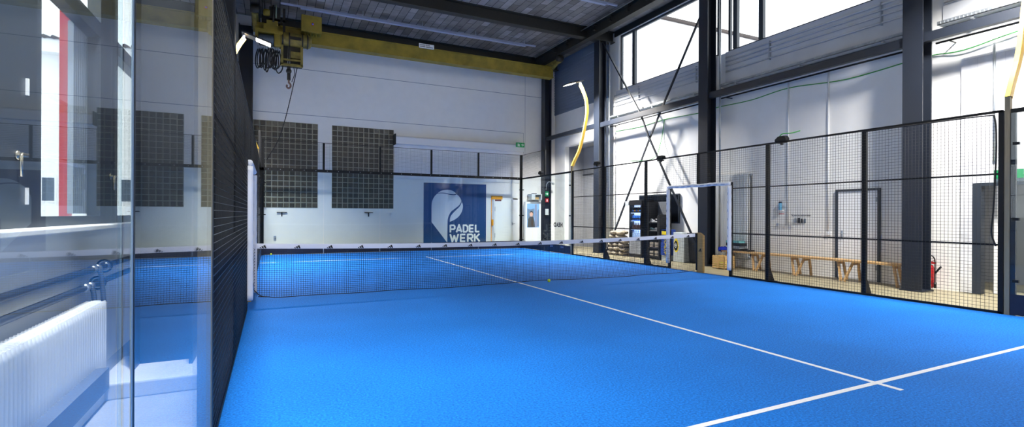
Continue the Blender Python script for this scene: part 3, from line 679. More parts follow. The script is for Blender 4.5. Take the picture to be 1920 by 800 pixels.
# --- tall radiator on right wall
t = thing('tall_radiator', (12.1, .73, .25), 'tall grey column radiator on the right wall behind the benches', 'radiator')
for k in range(24):
    y = 1.33-k*.0495
    b = MB(); b.tube([(12.05, y, .28), (12.05, y, 2.58), (12.09, y, 2.61), (12.13, y, 2.58), (12.13, y, .28), (12.09, y, .25)], .017, 8, None, True); b.build('radiator_column', mat('radiator_pale', (236, 238, 240), .35), t)
b = MB(); b.cyl((12.09, 1.36, 2.56), (12.09, .14, 2.56), .02, 10); b.cyl((12.09, 1.36, .30), (12.09, .14, .30), .02, 10); b.cyl((12.09, .14, 2.56), (12.09, .08, 2.56), .03, 10); b.cyl((12.09, .3, .3), (12.09, -.1, .18), .02, 8); b.build('header_tube', M['galv'], t)
b = MB(); b.box(12.15, 12.17, .16, 1.36, .3, 2.55); b.build('gap_shade_panel', M['steel'], t)  # dark panel painting shade into the gaps between the tubes

# --- benches
bl = ['wooden bench with boxes on it, farthest along the wall', 'wooden bench, second along the wall from the tall radiator', 'wooden bench beside the switch lettering, third along the wall', 'wooden bench in front of the closed door, half behind the near column']
b0 = None
for i, y in enumerate((.18, -.95, -2.07, -3.2)):
    if b0 is None:
        t = b0 = thing('wooden_bench', (11.84, y, 0), bl[0], 'bench', 'wooden wall benches')
        b = MB(); b.box(11.66, 12.0, y-.56, y+.56, .425, .47); b.build('seat', M['wood'], t, bevel=.006)
        for sx in (-1, 1):
            for sy in (-1, 1):
                b = MB(); b.bar((11.84+sx*.09, y+sy*.40, .43), (11.84+sx*.20, y+sy*(.53 if sx < 0 else .42), 0), .05, .038, None, (0, 1, 0)); b.build('leg', M['wood'], t)
        for sy in (-1, 1):
            b = MB(); b.box(11.72, 11.96, y+sy*.41-.015, y+sy*.41+.015, .36, .425); b.build('crosspiece', M['wood'], t)
    else: copy_tree(b0, (11.84, y, 0), bl[i])
# --- crate with balls
t = thing('slatted_crate', (11.35, .42, 0), 'slatted pine crate full of yellow balls below the bench end', 'crate')
cx0, cx1, cy0, cy1 = 11.16, 11.56, .18, .60
for side in range(4):
    b = MB()
    for k in range(6):
        z = .02+k*.055
        if side == 0: b.box(cx0, cx0+.012, cy0, cy1, z, z+.042)
        if side == 1: b.box(cx1-.012, cx1, cy0, cy1, z, z+.042)
        if side == 2: b.box(cx0, cx1, cy0, cy0+.012, z, z+.042)
        if side == 3: b.box(cx0, cx1, cy1-.012, cy1, z, z+.042)
    b.build('slat_side', M['crate'], t)
b = MB()
for x in (cx0+.012, cx1-.037):
    for y in (cy0+.012, cy1-.037): b.box(x, x+.025, y, y+.025, 0, .35)
b.box(cx0-.01, cx0, (cy0+cy1)/2-.02, (cy0+cy1)/2+.02, .01, .35); b.build('corner_post', M['crate'], t)
b = MB(); b.box(cx0+.012, cx1-.012, cy0+.012, cy1-.012, .015, .03); b.build('crate_base', M['crate'], t)
proto = None
for i in range(5):
    for j in range(5):
        for k in range(2):
            p = (cx0+.055+i*.070, cy0+.06+j*.072, .064+k*.064)
            if proto is None: b = MB(); b.sphere((0, 0, 0), .033, 12); proto = o = b.build('tennis_ball', M['ball']); 
            else: o = proto.copy(); COL.objects.link(o)
            o.location = p; tag(o, 'yellow tennis ball lying inside the slatted pine crate', 'ball', 'balls in the crate')
for p, lab in (((5.64, -.10, .033), 'yellow tennis ball on the court against the bottom of the net'), ((.30, 9.88, .033), 'yellow tennis ball in the far left corner of the court')):
    t = thing('tennis_ball', (p[0], p[1], 0), lab, 'ball'); b = MB(); b.sphere(p, .034, 18); b.build('felt', M['ball'], t)
    b = MB(); b.tube([(p[0]+.0345*math.cos(a)*math.cos(.45*math.sin(2*a)), p[1]+.0345*math.sin(a)*math.cos(.45*math.sin(2*a)), p[2]+.0345*math.sin(.45*math.sin(2*a))) for a in [2*PI*i/24 for i in range(24)]], .0015, 5, None, True); b.build('seam', M['signwhite'], t)
# things on first bench
b = MB(); b.sphere((11.72, .72, .49), .5, 18, None, (.30, .26, .14))
for i in range(len(b.v)):
    x, y, z = b.v[i]; s = .014*math.sin(x*60)+.012*math.sin(y*47+1); b.v[i] = (x+s, y+s, max(z+s, .40 if y > .745 else .47))
tag(b.build('blue_cloth', M['clothblue']), 'crumpled blue cloth on the far end of the first bench', 'cloth')
for (x0, x1, y0, y1, z0, z1, mm_, lab) in ((11.70, 11.98, .12, .56, .471, .53, 'shelfblk', 'flat black case lying on the first bench'), (11.74, 11.96, .2, .5, .531, .60, 'cartongrey', 'pale box on the black case on the first bench'), (11.72, 11.97, .14, .62, .601, .68, 'binblk', 'dark box in the middle of the pile on the first bench'), (11.76, 11.98, .22, .66, .681, .74, 'teal', 'turquoise carton on top of the pile on the first bench'), (11.70, 11.96, -.12, .06, .471, .51, 'shelfblk', 'black flat bag beside the pile on the first bench')):
    t = thing('carton' if 'bag' not in lab else 'flat_bag', ((x0+x1)/2, (y0+y1)/2, z0), lab, 'box'); b = MB(); b.box(x0, x1, y0, y1, z0, z1-.012); b.build('box_body', M[mm_], t); b = MB(); b.box(x0-.004, x1+.004, y0-.004, y1+.004, z1-.012, z1); b.build('lid', M[mm_], t)
# --- TV
t = thing('wall_screen', (XR-.05, 3.87, 1.17), 'large black wall screen behind the drinks fridge', 'screen')
b = MB(); b.box(XR-.07, XR-.01, 2.88, 4.86, 1.17, 2.14); b.build('housing', M['frame'], t, bevel=.008); b = MB(); b.box(XR-.074, XR-.07, 2.92, 4.82, 1.22, 2.10); b.build('screen_glass', M['screen'], t)

# --- fridge
fx0, fx1, fy0, fy1 = 11.56, 12.14, 4.02, 4.68
t = thing('drinks_fridge', (11.85, 4.35, 0), 'black drinks fridge with lit glass front beside the sandbags', 'fridge')
b = MB(); b.box(fx1-.04, fx1, fy0, fy1, 0, 1.95); b.box(fx0, fx1-.04, fy0, fy0+.03, 0, 1.95); b.box(fx0, fx1-.04, fy1-.03, fy1, 0, 1.95); b.box(fx0, fx1-.04, fy0+.03, fy1-.03, 0, .62); b.box(fx0, fx1-.04, fy0+.03, fy1-.03, 1.78, 1.95); b.build('cabinet', M['shelfblk'], t)
b = MB(); b.box(fx0+.2, fx0+.21, fy0+.03, fy1-.03, .63, 1.78); b.build('lining', M['fridgein'], t)
for z in (.63, .93, 1.22, 1.50):
    b = MB(); b.box(fx0+.05, fx0+.199, fy0+.03, fy1-.03, z, z+.015); b.build('shelf', M['fridgein'], t)
b = MB(); b.box(fx0-.01, fx0-.002, fy0+.03, fy1-.03, .1, .55); b.build('kick_panel', mat('fridge_grey', (150, 154, 160), .4), t)
b = MB(); b.box(fx0-.012, fx0-.004, fy0+.01, fy0+.04, .63, 1.77); b.box(fx0-.012, fx0-.004, fy1-.04, fy1-.01, .63, 1.77); b.box(fx0-.03, fx0-.012, fy0+.02, fy0+.035, 1.0, 1.4); b.build('door_frame', M['shelfblk'], t)
b = MB(); b.box(fx0-.004, fx0, fy0+.04, fy1-.04, .63, 1.77); b.build('door_glass', PANE, t)
b = MB(); b.box(fx0-.02, fx0+.12, fy1+.01, fy1+.2, 1.78, 1.92); tag(b.build('speaker_box', M['cartongrey'], bevel=.01), 'small pale box mounted at the fridge top corner', 'box')
for row, (z, mm_, h, r, nmz, what, shelf) in enumerate(((1.515, 'ink', .19, .043, 'drink_can', 'black drink can', 'top'), (1.235, 'canblue', .19, .043, 'drink_can', 'blue drink can', 'second'), (.945, 'brown', .21, .043, 'drink_bottle', 'brown drink bottle', 'third'), (.645, 'clearb', .24, .043, 'drink_bottle', 'clear water bottle', 'lowest'))):
    for k in range(6):
        y = fy1-.085-k*.098
        tt = thing(nmz, (fx0+.11, y, z), f'{what} on the {shelf} fridge shelf, {ORD[k]} from the left', 'drink', f'drinks on the {shelf} fridge shelf')
        b = MB(); b.lathe((fx0+.11, y, z), [(r*.9, 0), (r, .01), (r, h*.8), (r*.55, h)] if 'can' in nmz else [(r*.95, 0), (r, .01), (r, h*.6), (r*.4, h*.8), (r*.4, h)], 12); b.build('body', M[mm_], tt)
        b = MB()
        if 'can' in nmz: b.lathe((fx0+.11, y, z+h), [(r*.5, 0), (r*.5, .004)], 12)
        else: b.lathe((fx0+.11, y, z+h), [(r*.45, 0), (r*.45, .02)], 12)
        b.build('cap', M['galv'] if row != 3 else M['canblue'], tt)
        if row in (0, 1):
            b = MB(); b.lathe((fx0+.11, y, z+.05), [(r+.0008, 0), (r+.0008, .05)], 12); b.build('label_band', M['green'] if (row == 0 and k > 4) else (M['orange'] if row == 0 and k % 2 else M['canblue'] if row == 0 else M['navy']), tt)

# --- display shelf with shoes
sx0, sx1, sy0, sy1 = 11.52, 11.95, 3.10, 3.66
t = thing('display_shelf', (11.73, 3.29, 0), 'black product display shelf between fridge and blue carton', 'shelf')
b = MB(); b.box(sx1-.02, sx1, sy0, sy1, 0, 1.88); b.build('back_panel', mat('shelf_mesh_grey', (105, 108, 112), .6), t)
for y in (sy0, sy1-.03):
    b = MB(); b.box(sx0, sx1-.02, y, y+.03, 0, 1.45 if y == sy0 else 1.88); b.build('side_panel', M['shelfblk'], t)
for z in (.06, .34, .62, .90, 1.18):
    b = MB(); b.box(sx0, sx1-.02, sy0+.03, sy1-.03, z, z+.03); b.build('shelf_board', M['shelfblk'], t)
sg = thing('shelf_banner', (11.5, 3.04, .75), 'small black upright sign with white lettering on the display shelf edge', 'sign')
b = MB(); b.box(11.49, 11.515, 3.06, 3.17, .72, 1.42); b.build('sign_board', M['ink'], sg)
text_part('lettering', 'RACKET', M['signwhite'], sg, (11.488, 2.99, .78), (0, 0, 1), (0, 1, 0), .05, .001) if False else None
def shoe(x, y, z, m, lab):
    t = thing('shoe', (x, y, z), lab, 'shoe', 'shoes on the display shelf'); b = MB()
    secs = [(-.14, .035, .075, .03), (-.10, .042, .10, .03), (-.04, .042, .085, .025), (.03, .044, .06, .022), (.09, .045, .045, .02), (.13, .035, .032, .016), (.15, .012, .02, .012)]
    vs = []; n = 10
    for (d, w, h, lo) in secs:
        for k in range(n): a = 2*PI*k/n; vs.append((x+w*math.cos(a), y-d, z+.02+max(0, (math.sin(a)+1)/2*h)))
    fs = [(i*n+k, i*n+(k+1)%n, (i+1)*n+(k+1)%n, (i+1)*n+k) for i in range(len(secs)-1) for k in range(n)]+[tuple(range(n-1,-1,-1)), tuple((len(secs)-1)*n+k for k in range(n))]
    b.add(vs, fs, None, True); b.build('upper', M[m], t)
    b = MB(); b.prism([(x-.04, y+.14), (x+.04, y+.14), (x+.045, y-.05), (x+.04, y-.13), (x, y-.155), (x-.04, y-.13), (x-.045, y-.05)], lambda u, v, k: (u, v, k), z, z+.024); b.build('sole', M['signwhite'], t)
    b = MB(); 
    for d in (0, .025, .05): b.box(x-.035, x+.035, y-d-.004, y-d+.004, z+.085-d*.4, z+.095-d*.4)
    b.build('laces', M['ink'], t)
for y, z, m, lab in ((3.50, 1.21, 'shoe1', 'white sports shoe on the top board, toward the fridge'), (3.27, 1.21, 'shelfblk', 'black sports shoe on the top board, away from the fridge'), (3.50, .93, 'shoe2', 'teal sports shoe on the second board, toward the fridge'), (3.27, .93, 'shoe1', 'white sports shoe on the second board, away from the fridge'), (3.38, .65, 'shelfblk', 'black sports shoe on the middle board of the display shelf')):
    shoe(11.62, y, z-.0, m, lab)
for z, lab in ((.37, 'beige and black racket bag on the second lowest shelf board'), (.09, 'beige and black racket bag on the lowest shelf board')):
    t = thing('racket_bag', (11.7, 3.29, z), lab, 'bag', 'bags on the display shelf')
    b = MB(); b.box(11.54, 11.85, 3.16, 3.60, z+.003, z+.2); b.build('bag_body', M['beige'], t, bevel=.03)
    b = MB(); b.box(11.535, 11.545, 3.35, 3.41, z+.02, z+.19); b.box(11.532, 11.542, 3.18, 3.58, z+.085, z+.105); b.build('strap', M['shelfblk'], t)
# --- blue carton stand
t = thing('blue_carton_stand', (11.7, 2.95, 0), 'blue printed carton stand with yellow lettering beside the gate', 'carton')
b = MB(); b.box(11.53, 11.85, 2.72, 3.05, .16, .98); b.build('carton_body', M['cardblue'], t)
b = MB(); b.box(11.55, 11.83, 2.74, 3.03, -.012, .16); b.build('carton_base', M['cartongrey'], t)
b = MB(); b.box(11.522, 11.53, 2.79, 3.0, .82, .93); b.build('yellow_tab', M['yellow'], t)
text_part('lettering', 'DUNLOP', M['yellow'], t, (11.526, 2.88, .72), (0, 0, -1), (0, -1, 0), .09, .001, .002)
# --- grey carton with emblem
t = thing('grey_carton_stand', (11.75, 2.3, 0), 'pale grey carton stand with round black and yellow emblem', 'carton')
b = MB(); b.box(11.60, 12.0, 2.10, 2.55, .0, .88); b.build('carton_body', M['cartongrey'], t)
fq = lambda u, v, k: (11.598-k, u, v)
def ell(cy, cz, ry, rz, pointy=0): return [(cy-ry*math.cos(a), cz+rz*math.sin(a)*(1+pointy*(math.sin(a) > 0))) for a in [2*PI*i/28 for i in range(28)]]
b = MB(); b.prism(ell(2.43, .46, .10, .17, .5), fq, 0, .001, M['yellow']); b.prism(ell(2.44, .47, .085, .13, .35), fq, .001, .002, M['ink']); b.prism(ell(2.45, .50, .055, .07), fq, .002, .003, M['signwhite']); b.prism(ell(2.45, .50, .042, .055), fq, .003, .004, M['ink'])
b.prism([(2.47, .465), (2.47, .535), (2.455, .535), (2.455, .465)], fq, .004, .005, M['signwhite']); b.prism([(2.455, .535), (2.43, .52), (2.43, .48), (2.455, .465), (2.455, .48), (2.442, .488), (2.442, .512), (2.455, .52)], fq, .004, .005, M['signwhite'])
b.build('emblem', None, t)
b = MB()
for y, z, a in ((2.5, .905, .3), (2.38, .90, -.2), (2.25, .895, .1)): b.box(11.62, 11.9, y-.07, y+.07, z-.02, z+.0)
b.build('open_flap', M['cartongrey'], t)
# --- bin
t = thing('waste_bin', (11.97, 1.93, 0), 'tall black waste bin behind the wooden net post', 'bin')
b = MB(); lo = [(11.78, 1.78), (12.12, 1.78), (12.12, 2.06), (11.78, 2.06)]; hi = [(11.74, 1.70), (12.16, 1.70), (12.16, 2.10), (11.74, 2.10)]
b.add([(x, y, 0) for x, y in lo]+[(x, y, .86) for x, y in hi], [(3,2,1,0),(4,5,6,7),(0,1,5,4),(1,2,6,5),(2,3,7,6),(3,0,4,7)]); b.build('bin_body', M['binblk'], t, bevel=.02)
b = MB(); b.box(11.72, 12.18, 1.68, 2.12, .86, .90); b.build('lid', M['binblk'], t, bevel=.012)
# --- sand bags
rng = random.Random(3); proto = None
rows = [(0, 3), (1, 3), (2, 3), (3, 3), (4, 2), (5, 2)]
for layer, n in rows:
    for k in range(n):
        y = 5.60-k*.32-(.05 if layer % 2 else 0) - (.0 if n == 3 else .14); z = .075+layer*.145; x = 11.56+rng.uniform(-.03, .05)
        if proto is None:
            b = MB(); vs = []; n1, n2 = 18, 10
            for i in range(n2+1):
                th_ = PI*i/n2
                for j in range(n1):
                    ph = 2*PI*j/n1; f = lambda c, e: math.copysign(abs(c)**e, c)
                    vx = .22*f(math.sin(th_), .7)*f(math.cos(ph), .55); vy = .158*f(math.sin(th_), .7)*f(math.sin(ph), .55); vz = .076*f(math.cos(th_), .9)
                    vz *= 1-.25*(abs(vy)/.158)**3
                    w = .010*math.sin(vx*40+vy*21)+.008*math.sin(vy*53-vx*17); vs.append((vx+w*.4, vy+w, vz+w*.8))
            fs = [(i*n1+j, i*n1+(j+1)%n1, (i+1)*n1+(j+1)%n1, (i+1)*n1+j) for i in range(n2) for j in range(n1)]
            b.add(vs, fs, None, True); proto = o = b.build('sandbag', M['bag'])
        else: o = proto.copy(); COL.objects.link(o)
        o.location = (x, y, z); o.rotation_euler = (rng.uniform(-.06, .06), rng.uniform(-.08, .08), rng.uniform(-.2, .2)); o.scale = (1, rng.uniform(.92, 1.02), rng.uniform(.9, .97))
        tag(o, f'beige sandbag in the stack by the fridge, {["bottom", "second", "third", "fourth", "fifth", "topmost"][layer]} layer, {["left", "middle" if n == 3 else "right", "right"][k]} bag', 'sandbag', 'sandbags stacked by the fridge')
# --- fire extinguisher
t = thing('fire_extinguisher', (12.02, -4.19, .02), 'red fire extinguisher half hidden behind the near steel column', 'fire extinguisher')
ex, ey = 12.03, -4.10
b = MB(); b.lathe((ex, ey, .03), [(.06, 0), (.075, .02), (.075, .38), (.06, .43), (.025, .46), (.025, .5)], 18); b.build('cylinder', M['redext'], t)
b = MB(); b.box(ex-.03, ex+.02, ey-.10, ey+.03, .50, .535); b.bar((ex, ey, .53), (ex, ey-.09, .57), .025, .01); b.build('handle', M['redext'], t)
b = MB(); b.tube(smooth_path([(ex, ey+.03, .52), (ex-.02, ey-.02, .66), (ex-.02, ey-.09, .60), (ex-.02, ey-.10, .40), (ex-.02, ey-.10, .12)]), .011, 8); b.cyl((ex-.02, ey-.10, .14), (ex-.02, ey-.10, .03), .02, 10); b.bar((ex-.02, ey-.1, .32), (ex-.02, ey-.2, .46), .02, .03); b.build('hose', M['rubber'], t)

# ------------------------------------------------------------------ court
b = MB(); b.box(-.02, CW+.02, -CL, CL, -.0125, 0); struct(b.build('court_turf', M['turf']), 'blue artificial turf of the court', 'turf')
t = thing('court_lines', (5, 0, 0), 'white court lines laid into the blue turf', 'court lines'); t['kind'] = 'structure'
for nme, (x0, x1, y0, y1) in (('service_line', (.0, CW, -6.975, -6.925)), ('service_line', (.0, CW, 6.925, 6.975)), ('centre_line', (4.975, 5.025, -7.15, 7.15))):
    b = MB(); b.box(x0, x1, y0, y1, .0005, .003 if nme == 'service_line' else .0035); b.build(nme, M['line'], t)

PX, PW = .06, .08      # post depth (x) and width (y)
def wires(b, fn, u0, u1, v0, v1, p=.0508, r=.0040):
    n = max(1, round((u1-u0)/p)); m = max(1, round((v1-v0)/p))
    for i in range(n+1):
        u = u0+(u1-u0)*i/n; a, c = fn(u, v0), fn(u, v1); b.bar(a, c, r, r)
    for j in range(m+1):
        v = v0+(v1-v0)*j/m; a, c = fn(u0, v), fn(u1, v); b.bar(a, c, r, r, None, (0, 0, 1))
def side_fence(side):
    s = 1 if side == 'right' else -1; X = CW if s > 0 else 0.0
    o0, o1 = (X, X+PX*s)
    t = thing('mesh_side_fence', (X, 0, 0), f'black wire mesh side fence of the court with posts, {side} of the net', 'fence', 'court side fences')
    G = 1.02
    for y in (-4, -2, 2, 4):
        b = MB(); b.box(o0+.007*s, o1, y-PW/2, y+PW/2, 0, 3.0)
        b.prism([(0, 0), (.20, 0), (.20, .03), (.03, .34), (0, .34)], lambda u, v, k: (o1+u*s*.9, y-.008+k, v), 0, .016); b.box(o1, o1+.2*s, y-.07, y+.07, -.012, .012)
        b.build('post', M['black'], t)
    for y in (-G, G):
        b = MB(); b.box(o0, o1, y-PX/2, y+PX/2, 0, 2.22); b.build('gate_post', M['black'], t)
    b = MB(); b.box(o0, o1, -.03, .03, 2.2, 3.0); b.build('gate_post', M['black'], t)
    for y in (-5.93, 5.93):
        b = MB(); b.box(o0, o0+.05*s, y-.03, y+.03, 0, 3.0); b.build('end_post', M['black'], t)
    b = MB(); b.box(o0, o0+.035*s, -5.95, 5.95, 2.98, 3.015); b.build('top_rail', M['black'], t)
    b = MB(); b.box(o0, o0+.03*s, -G, G, 2.19, 2.22); b.build('gate_lintel', M['black'], t)
    for y0, y1 in ((-5.95, -G), (G, 5.95)):
        for z in (1.02, 2.07):
            b = MB(); b.box(o0+.008*s, o0+.03*s, y0, y1, z-.013, z+.013); b.build('mid_rail', M['black'], t)
        b = MB(); b.box(o0, o0+.04*s, y0, y1, 0, .035); b.build('bottom_rail', M['black'], t)
    xs = o0+.004*s
    for (y0, y1, z0, z1) in ((-5.9, -4.0, .035, 2.98), (-4.0, -2.0, .035, 2.98), (-2.0, -G, .035, 2.98), (G, 2.0, .035, 2.98), (2.0, 4.0, .035, 2.98), (4.0, 5.9, .035, 2.98), (-G+.03, -.03, 2.22, 2.98), (.03, G-.03, 2.22, 2.98)):
        b = MB(); wires(b, lambda u, v: (xs, u, v), y0, y1, z0, z1); b.build('wire_panel', M['wire'], t)
    # foam padding round the gate
    fi0, fi1 = X-.075*s, X+.03*s
    ws = lambda v: .0025*math.sin(v*31)+.002*math.sin(v*77)
    for y in (-G, G):
        b = MB(); n = 24; vs = []
        for i in range(n+1):
            z = .15+i*(2.14-.15)/n; w = .048+ws(z+y)
            for k in range(10):
                a = 2*PI*k/10; vs.append(((fi0+fi1)/2+w*1.05*math.cos(a), y+w*math.sin(a), z))
        b.add(vs, [(i*10+k, i*10+(k+1)%10, (i+1)*10+(k+1)%10, (i+1)*10+k) for i in range(n) for k in range(10)]+[tuple(range(9,-1,-1)), tuple(n*10+k for k in range(10))], None, True)
        pad = b.build('upright_pad', M['foam'], t)
        b = MB()
        for k in range(9):
            z = .32+k*.2; b.box((fi0+fi1)/2-.056*s, (fi0+fi1)/2-.0575*s, y-.004, y+.005, z, z+.06)
        b.build('pad_print', M['inkblue'], pad)
    b = MB(); n = 24; vs = []
    for i in range(n+1):
        y = -G-.02+i*(2*G+.04)/n; w = .042+ws(y*1.3)
        for k in range(10): a = 2*PI*k/10; vs.append(((fi0+fi1)/2+w*math.cos(a), y, 2.19+w*math.sin(a)+.006*math.sin(y*9)))
    b.add(vs, [(i*10+k, i*10+(k+1)%10, (i+1)*10+(k+1)%10, (i+1)*10+k) for i in range(n) for k in range(10)]+[tuple(range(9,-1,-1)), tuple(n*10+k for k in range(10))], None, True)
    pad = b.build('lintel_pad', M['foam'], t)
    b = MB()
    for k in range(9): y = -.92+k*.215; b.box((fi0+fi1)/2-.049*s, (fi0+fi1)/2-.0505*s, y, y+.12, 2.172, 2.186)
    b.build('pad_print', M['inkblue'], pad)
    return t
side_fence('right'); side_fence('left')

def glass_side(side, end):
    s = 1 if side == 'right' else -1; X = CW if s > 0 else 0.0
    e = 1 if end == 'far' else -1
    t = thing('glass_side_wall', (X, 8*e, 0), f'glass side wall of the court in the {end} {side} corner', 'glass wall', 'court glass side walls')
    for a, c in ((6.04, 7.995), (8.005, 9.99)):
        y0, y1 = sorted((a*e, c*e))
        b = MB(); b.box(X+.001*s, X+.012*s, y0, y1, .01, 2.95); g = b.build('glass_panel', GLASS, t)
        if not (side == 'left' and end == 'near'):
            b = MB(); b.box(X-.002*s, X-.0005*s, y0, y1, .01, .31); b.build('navy_skirt', M['navy'], g)
            b = MB()
            for q in (.3, .7):
                yy = y0+(y1-y0)*q; b.box(X-.004*s, X-.002*s, yy-.11, yy+.02, .20, .27); b.box(X-.004*s, X-.002*s, yy+.04, yy+.10, .19, .28)
            b.build('skirt_print', mat('skirt_print_grey', (96, 112, 140), .6), g)
    b = MB()
    for z in (.5, 1.4, 2.5):
        for y in (6.1, 7.94): b.box(X-.012*s, X+.03*s, y*e-.035, y*e+.035, z-.02, z+.02)
        b.box(X+.012*s, X+.05*s, 8*e-.05, 8*e+.05, z-.02, z+.02)
    if not (side == 'left' and end == 'near'): b.build('glass_clamp', M['black'], t)
    b = MB(); b.box(X, X+.05*s, min(6.04*e, 10*e), max(6.04*e, 10*e), 2.95, 3.01); b.build('top_rail', M['black'], t)
    if side == 'right' and end == 'near':
        b = MB(); b.box(X+.013*s, X+.06*s, -6.09, -6.03, 0, 2.95); b.build('clamp_post', M['steel'], t)
    if end == 'far':
        b = MB(); b.box(X, X+.06*s, 7.96, 8.04, 3.0, 4.0); b.build('post', M['black'], t)
        b = MB(); b.box(X, X+.02*s, 8.0, 10, 3.985, 4.0); b.build('mesh_rail', M['black'], t)
        b = MB(); wires(b, lambda u, v: (X+.004*s, u, v), 8.04, 9.95, 3.01, 3.985); b.build('wire_panel', M['wire'], t)
    if side == 'right' and end == 'far':
        text_part('lettering', 'HEAD', M['ink'], t, (X+.013, 6.62, .985), (0, 1, 0), (0, 0, 1), .15, .001, .012, 1.25)
    if side == 'left' and end == 'near':
        b = MB(); b.box(-.004, .002, -7.905, -7.892, .01, 2.95, M['steel']); b.box(-.001, .001, -7.922, -7.905, .01, 2.95, mat('glass_edge_glint', (176, 196, 208), .2)); b.build('panel_seam_and_glint', None, t)  # dark seam, plus a pale strip painting the highlight on the glass edge
for sd in ('right', 'left'):
    for en in ('far', 'near'): glass_side(sd, en)

# back glass wall
t = thing('glass_back_wall', (5, 10, 0), 'glass back wall of the court with black mesh above', 'glass wall')
for k in range(5):
    x0, x1 = k*2+.008, k*2+1.992
    b = MB(); b.box(x0, x1, 10.0, 10.012, .01, 2.93); g = b.build('glass_panel', GLASS, t)
    b = MB(); b.box(x0, x1, 9.9965, 9.9995, .01, .31); b.build('navy_skirt', M['navy'], g)
    b = MB(); xx = x0+1.0; b.box(xx-.18, xx+.1, 9.994, 9.9965, .20, .235); b.box(xx-.15, xx+.12, 9.994, 9.9965, .245, .27); b.box(xx+.13, xx+.19, 9.994, 9.9965, .19, .28); b.build('skirt_print', mat('skirt_print_grey', (96, 112, 140), .6), g)
b = MB()
for x in (2, 4, 6, 8): b.box(x-.012, x+.012, 9.985, 9.9995, .02, .31)
b.build('skirt_joint', M['galv'], t)
b = MB(); b.box(0, 10, 10.0, 10.07, 2.93, 3.03); b.build('top_rail', M['black'], t)
b = MB()
for k in range(26): b.cyl((.2+k*.384, 9.996, 2.98), (.2+k*.384, 10.0, 2.98), .012, 8)
b.build('rail_bolt', M['galv'], t)
for x in (2, 4, 6, 8):
    b = MB(); b.box(x-.035, x+.035, 10.01, 10.06, 3.03, 3.98); b.build('post', M['black'], t)
for x, w in ((0.02, .05), (9.98, .05)):
    b = MB(); b.box(x-w, x+w, 10.0, 10.08, 0, 4.0)
    for z in (.35, 1.4, 2.5): b.box(x-.11, x+.11, 9.985, 10.0, z-.02, z+.02)
    b.build('corner_post', M['black'], t)
b = MB(); b.box(0, 10, 10.02, 10.035, 3.985, 4.0); b.build('mesh_rail', M['black'], t)
for k in range(5):
    b = MB(); wires(b, lambda u, v: (u, 10.02, v), k*2+.04, k*2+1.96, 3.03, 3.985); b.build('wire_panel', M['wire'], t)

# net -------------------------------------------------------------
def ztop(x): q = (x-5)/5; return .875+.085*q*q+.022*q
def netY(x, f):      # f = 0 at top .. 1 at bottom
    return -(.05+.04*math.sin(x*1.9+.6)+.03*math.sin(x*4.3))*f*f*(1 if x > .35 else .3)
def zbot(x): return .018+.014*max(0, math.sin(x*1.25+1.2))+.03*max(0, 1-x/.35)+(.02*max(0, (x-9.4)/.6))
t = thing('court_net', (5, 0, 0), 'black court net with white top tape stretched across the court', 'net')
b = MB(); N = 262; J = 24
def npt(x, f): zt = ztop(x)-.075; return (x, netY(x, f), zt+(zbot(x)-zt)*f)
for i in range(N+1):
    x = .1+9.8*i/N; b.tube([npt(x, k/7) for k in range(8)], .0029, 3, None, False, False)
for j in range(1, J):
    b.tube([npt(.1+9.8*i/80, j/J) for i in range(81)], .0029, 3, None, False, False)
b.build('net_mesh', M['netcord'], t)
b = MB(); b.tube([(p[0], p[1], p[2]) for p in [npt(.12+9.76*i/120, 1) for i in range(121)]], .007, 6); b.tube(smooth_path([npt(.3, 1), (.16, -.02, .06), (.06, -.02, .16)], 4), .007, 6)
b.build('bottom_rope', M['netcord'], t)
b = MB(); n = 120
for k, yy in ((0, -.006), (1, .006)):
    vs = []
    for i in range(n+1):
        x = .06+9.86*i/n; w = .004*math.sin(x*13)+.002*math.sin(x*41)
        vs += [(x, yy+w*.5, ztop(x)-.085), (x, yy*1.6+w, ztop(x)-.04), (x, yy*.5+w*.5, ztop(x))]
    fs = [f for i in range(n) for f in ((i*3, i*3+3, i*3+4, i*3+1), (i*3+1, i*3+4, i*3+5, i*3+2))]
    b.add(vs, fs, None, True)
tape = b.build('top_tape', M['tape'], t)
def trefoil_bars(b, fn, s):      # three slanted bars rising to the right
    for x0, x1, h in ((-.5, -.24, .28), (-.17, .13, .52), (.2, .5, .78)):
        top = h; sl = .42
        b.prism([(x0*s, 0), (x1*s, 0), ((x1-.0)*s-sl*top*s*.0, 0), ((x1)*s-sl*top*s, top*s), ((x0)*s-sl*top*s+.06*s, top*s*.82)] if False else [(x0*s, 0), (x1*s, 0), (x1*s-sl*top*s+.02*s, top*s), (x0*s+(0 if h < .3 else -.06*s), top*s*.55 if h < .3 else top*s*.62)], fn, 0, .001)
b = MB()
for k in range(19):
    x = .19+.527*k
    if x > 9.8: break
    z0 = ztop(x)-.078
    w = .004*math.sin(x*13)+.002*math.sin(x*41)
    for (bx0, bx1, h) in ((-.052, -.022, .020), (-.022, .014, .038), (.012, .050, .056)):
        b.prism([(bx0+.018, 0), (bx1+.0, 0), (bx1-.012-h*.15, h), (bx0+.004-h*.30, h*.72)], lambda u, v, kk: (x+u, -.017+w-kk, z0+v), 0, .0015)
b.build('tape_logo', M['ink'], tape)
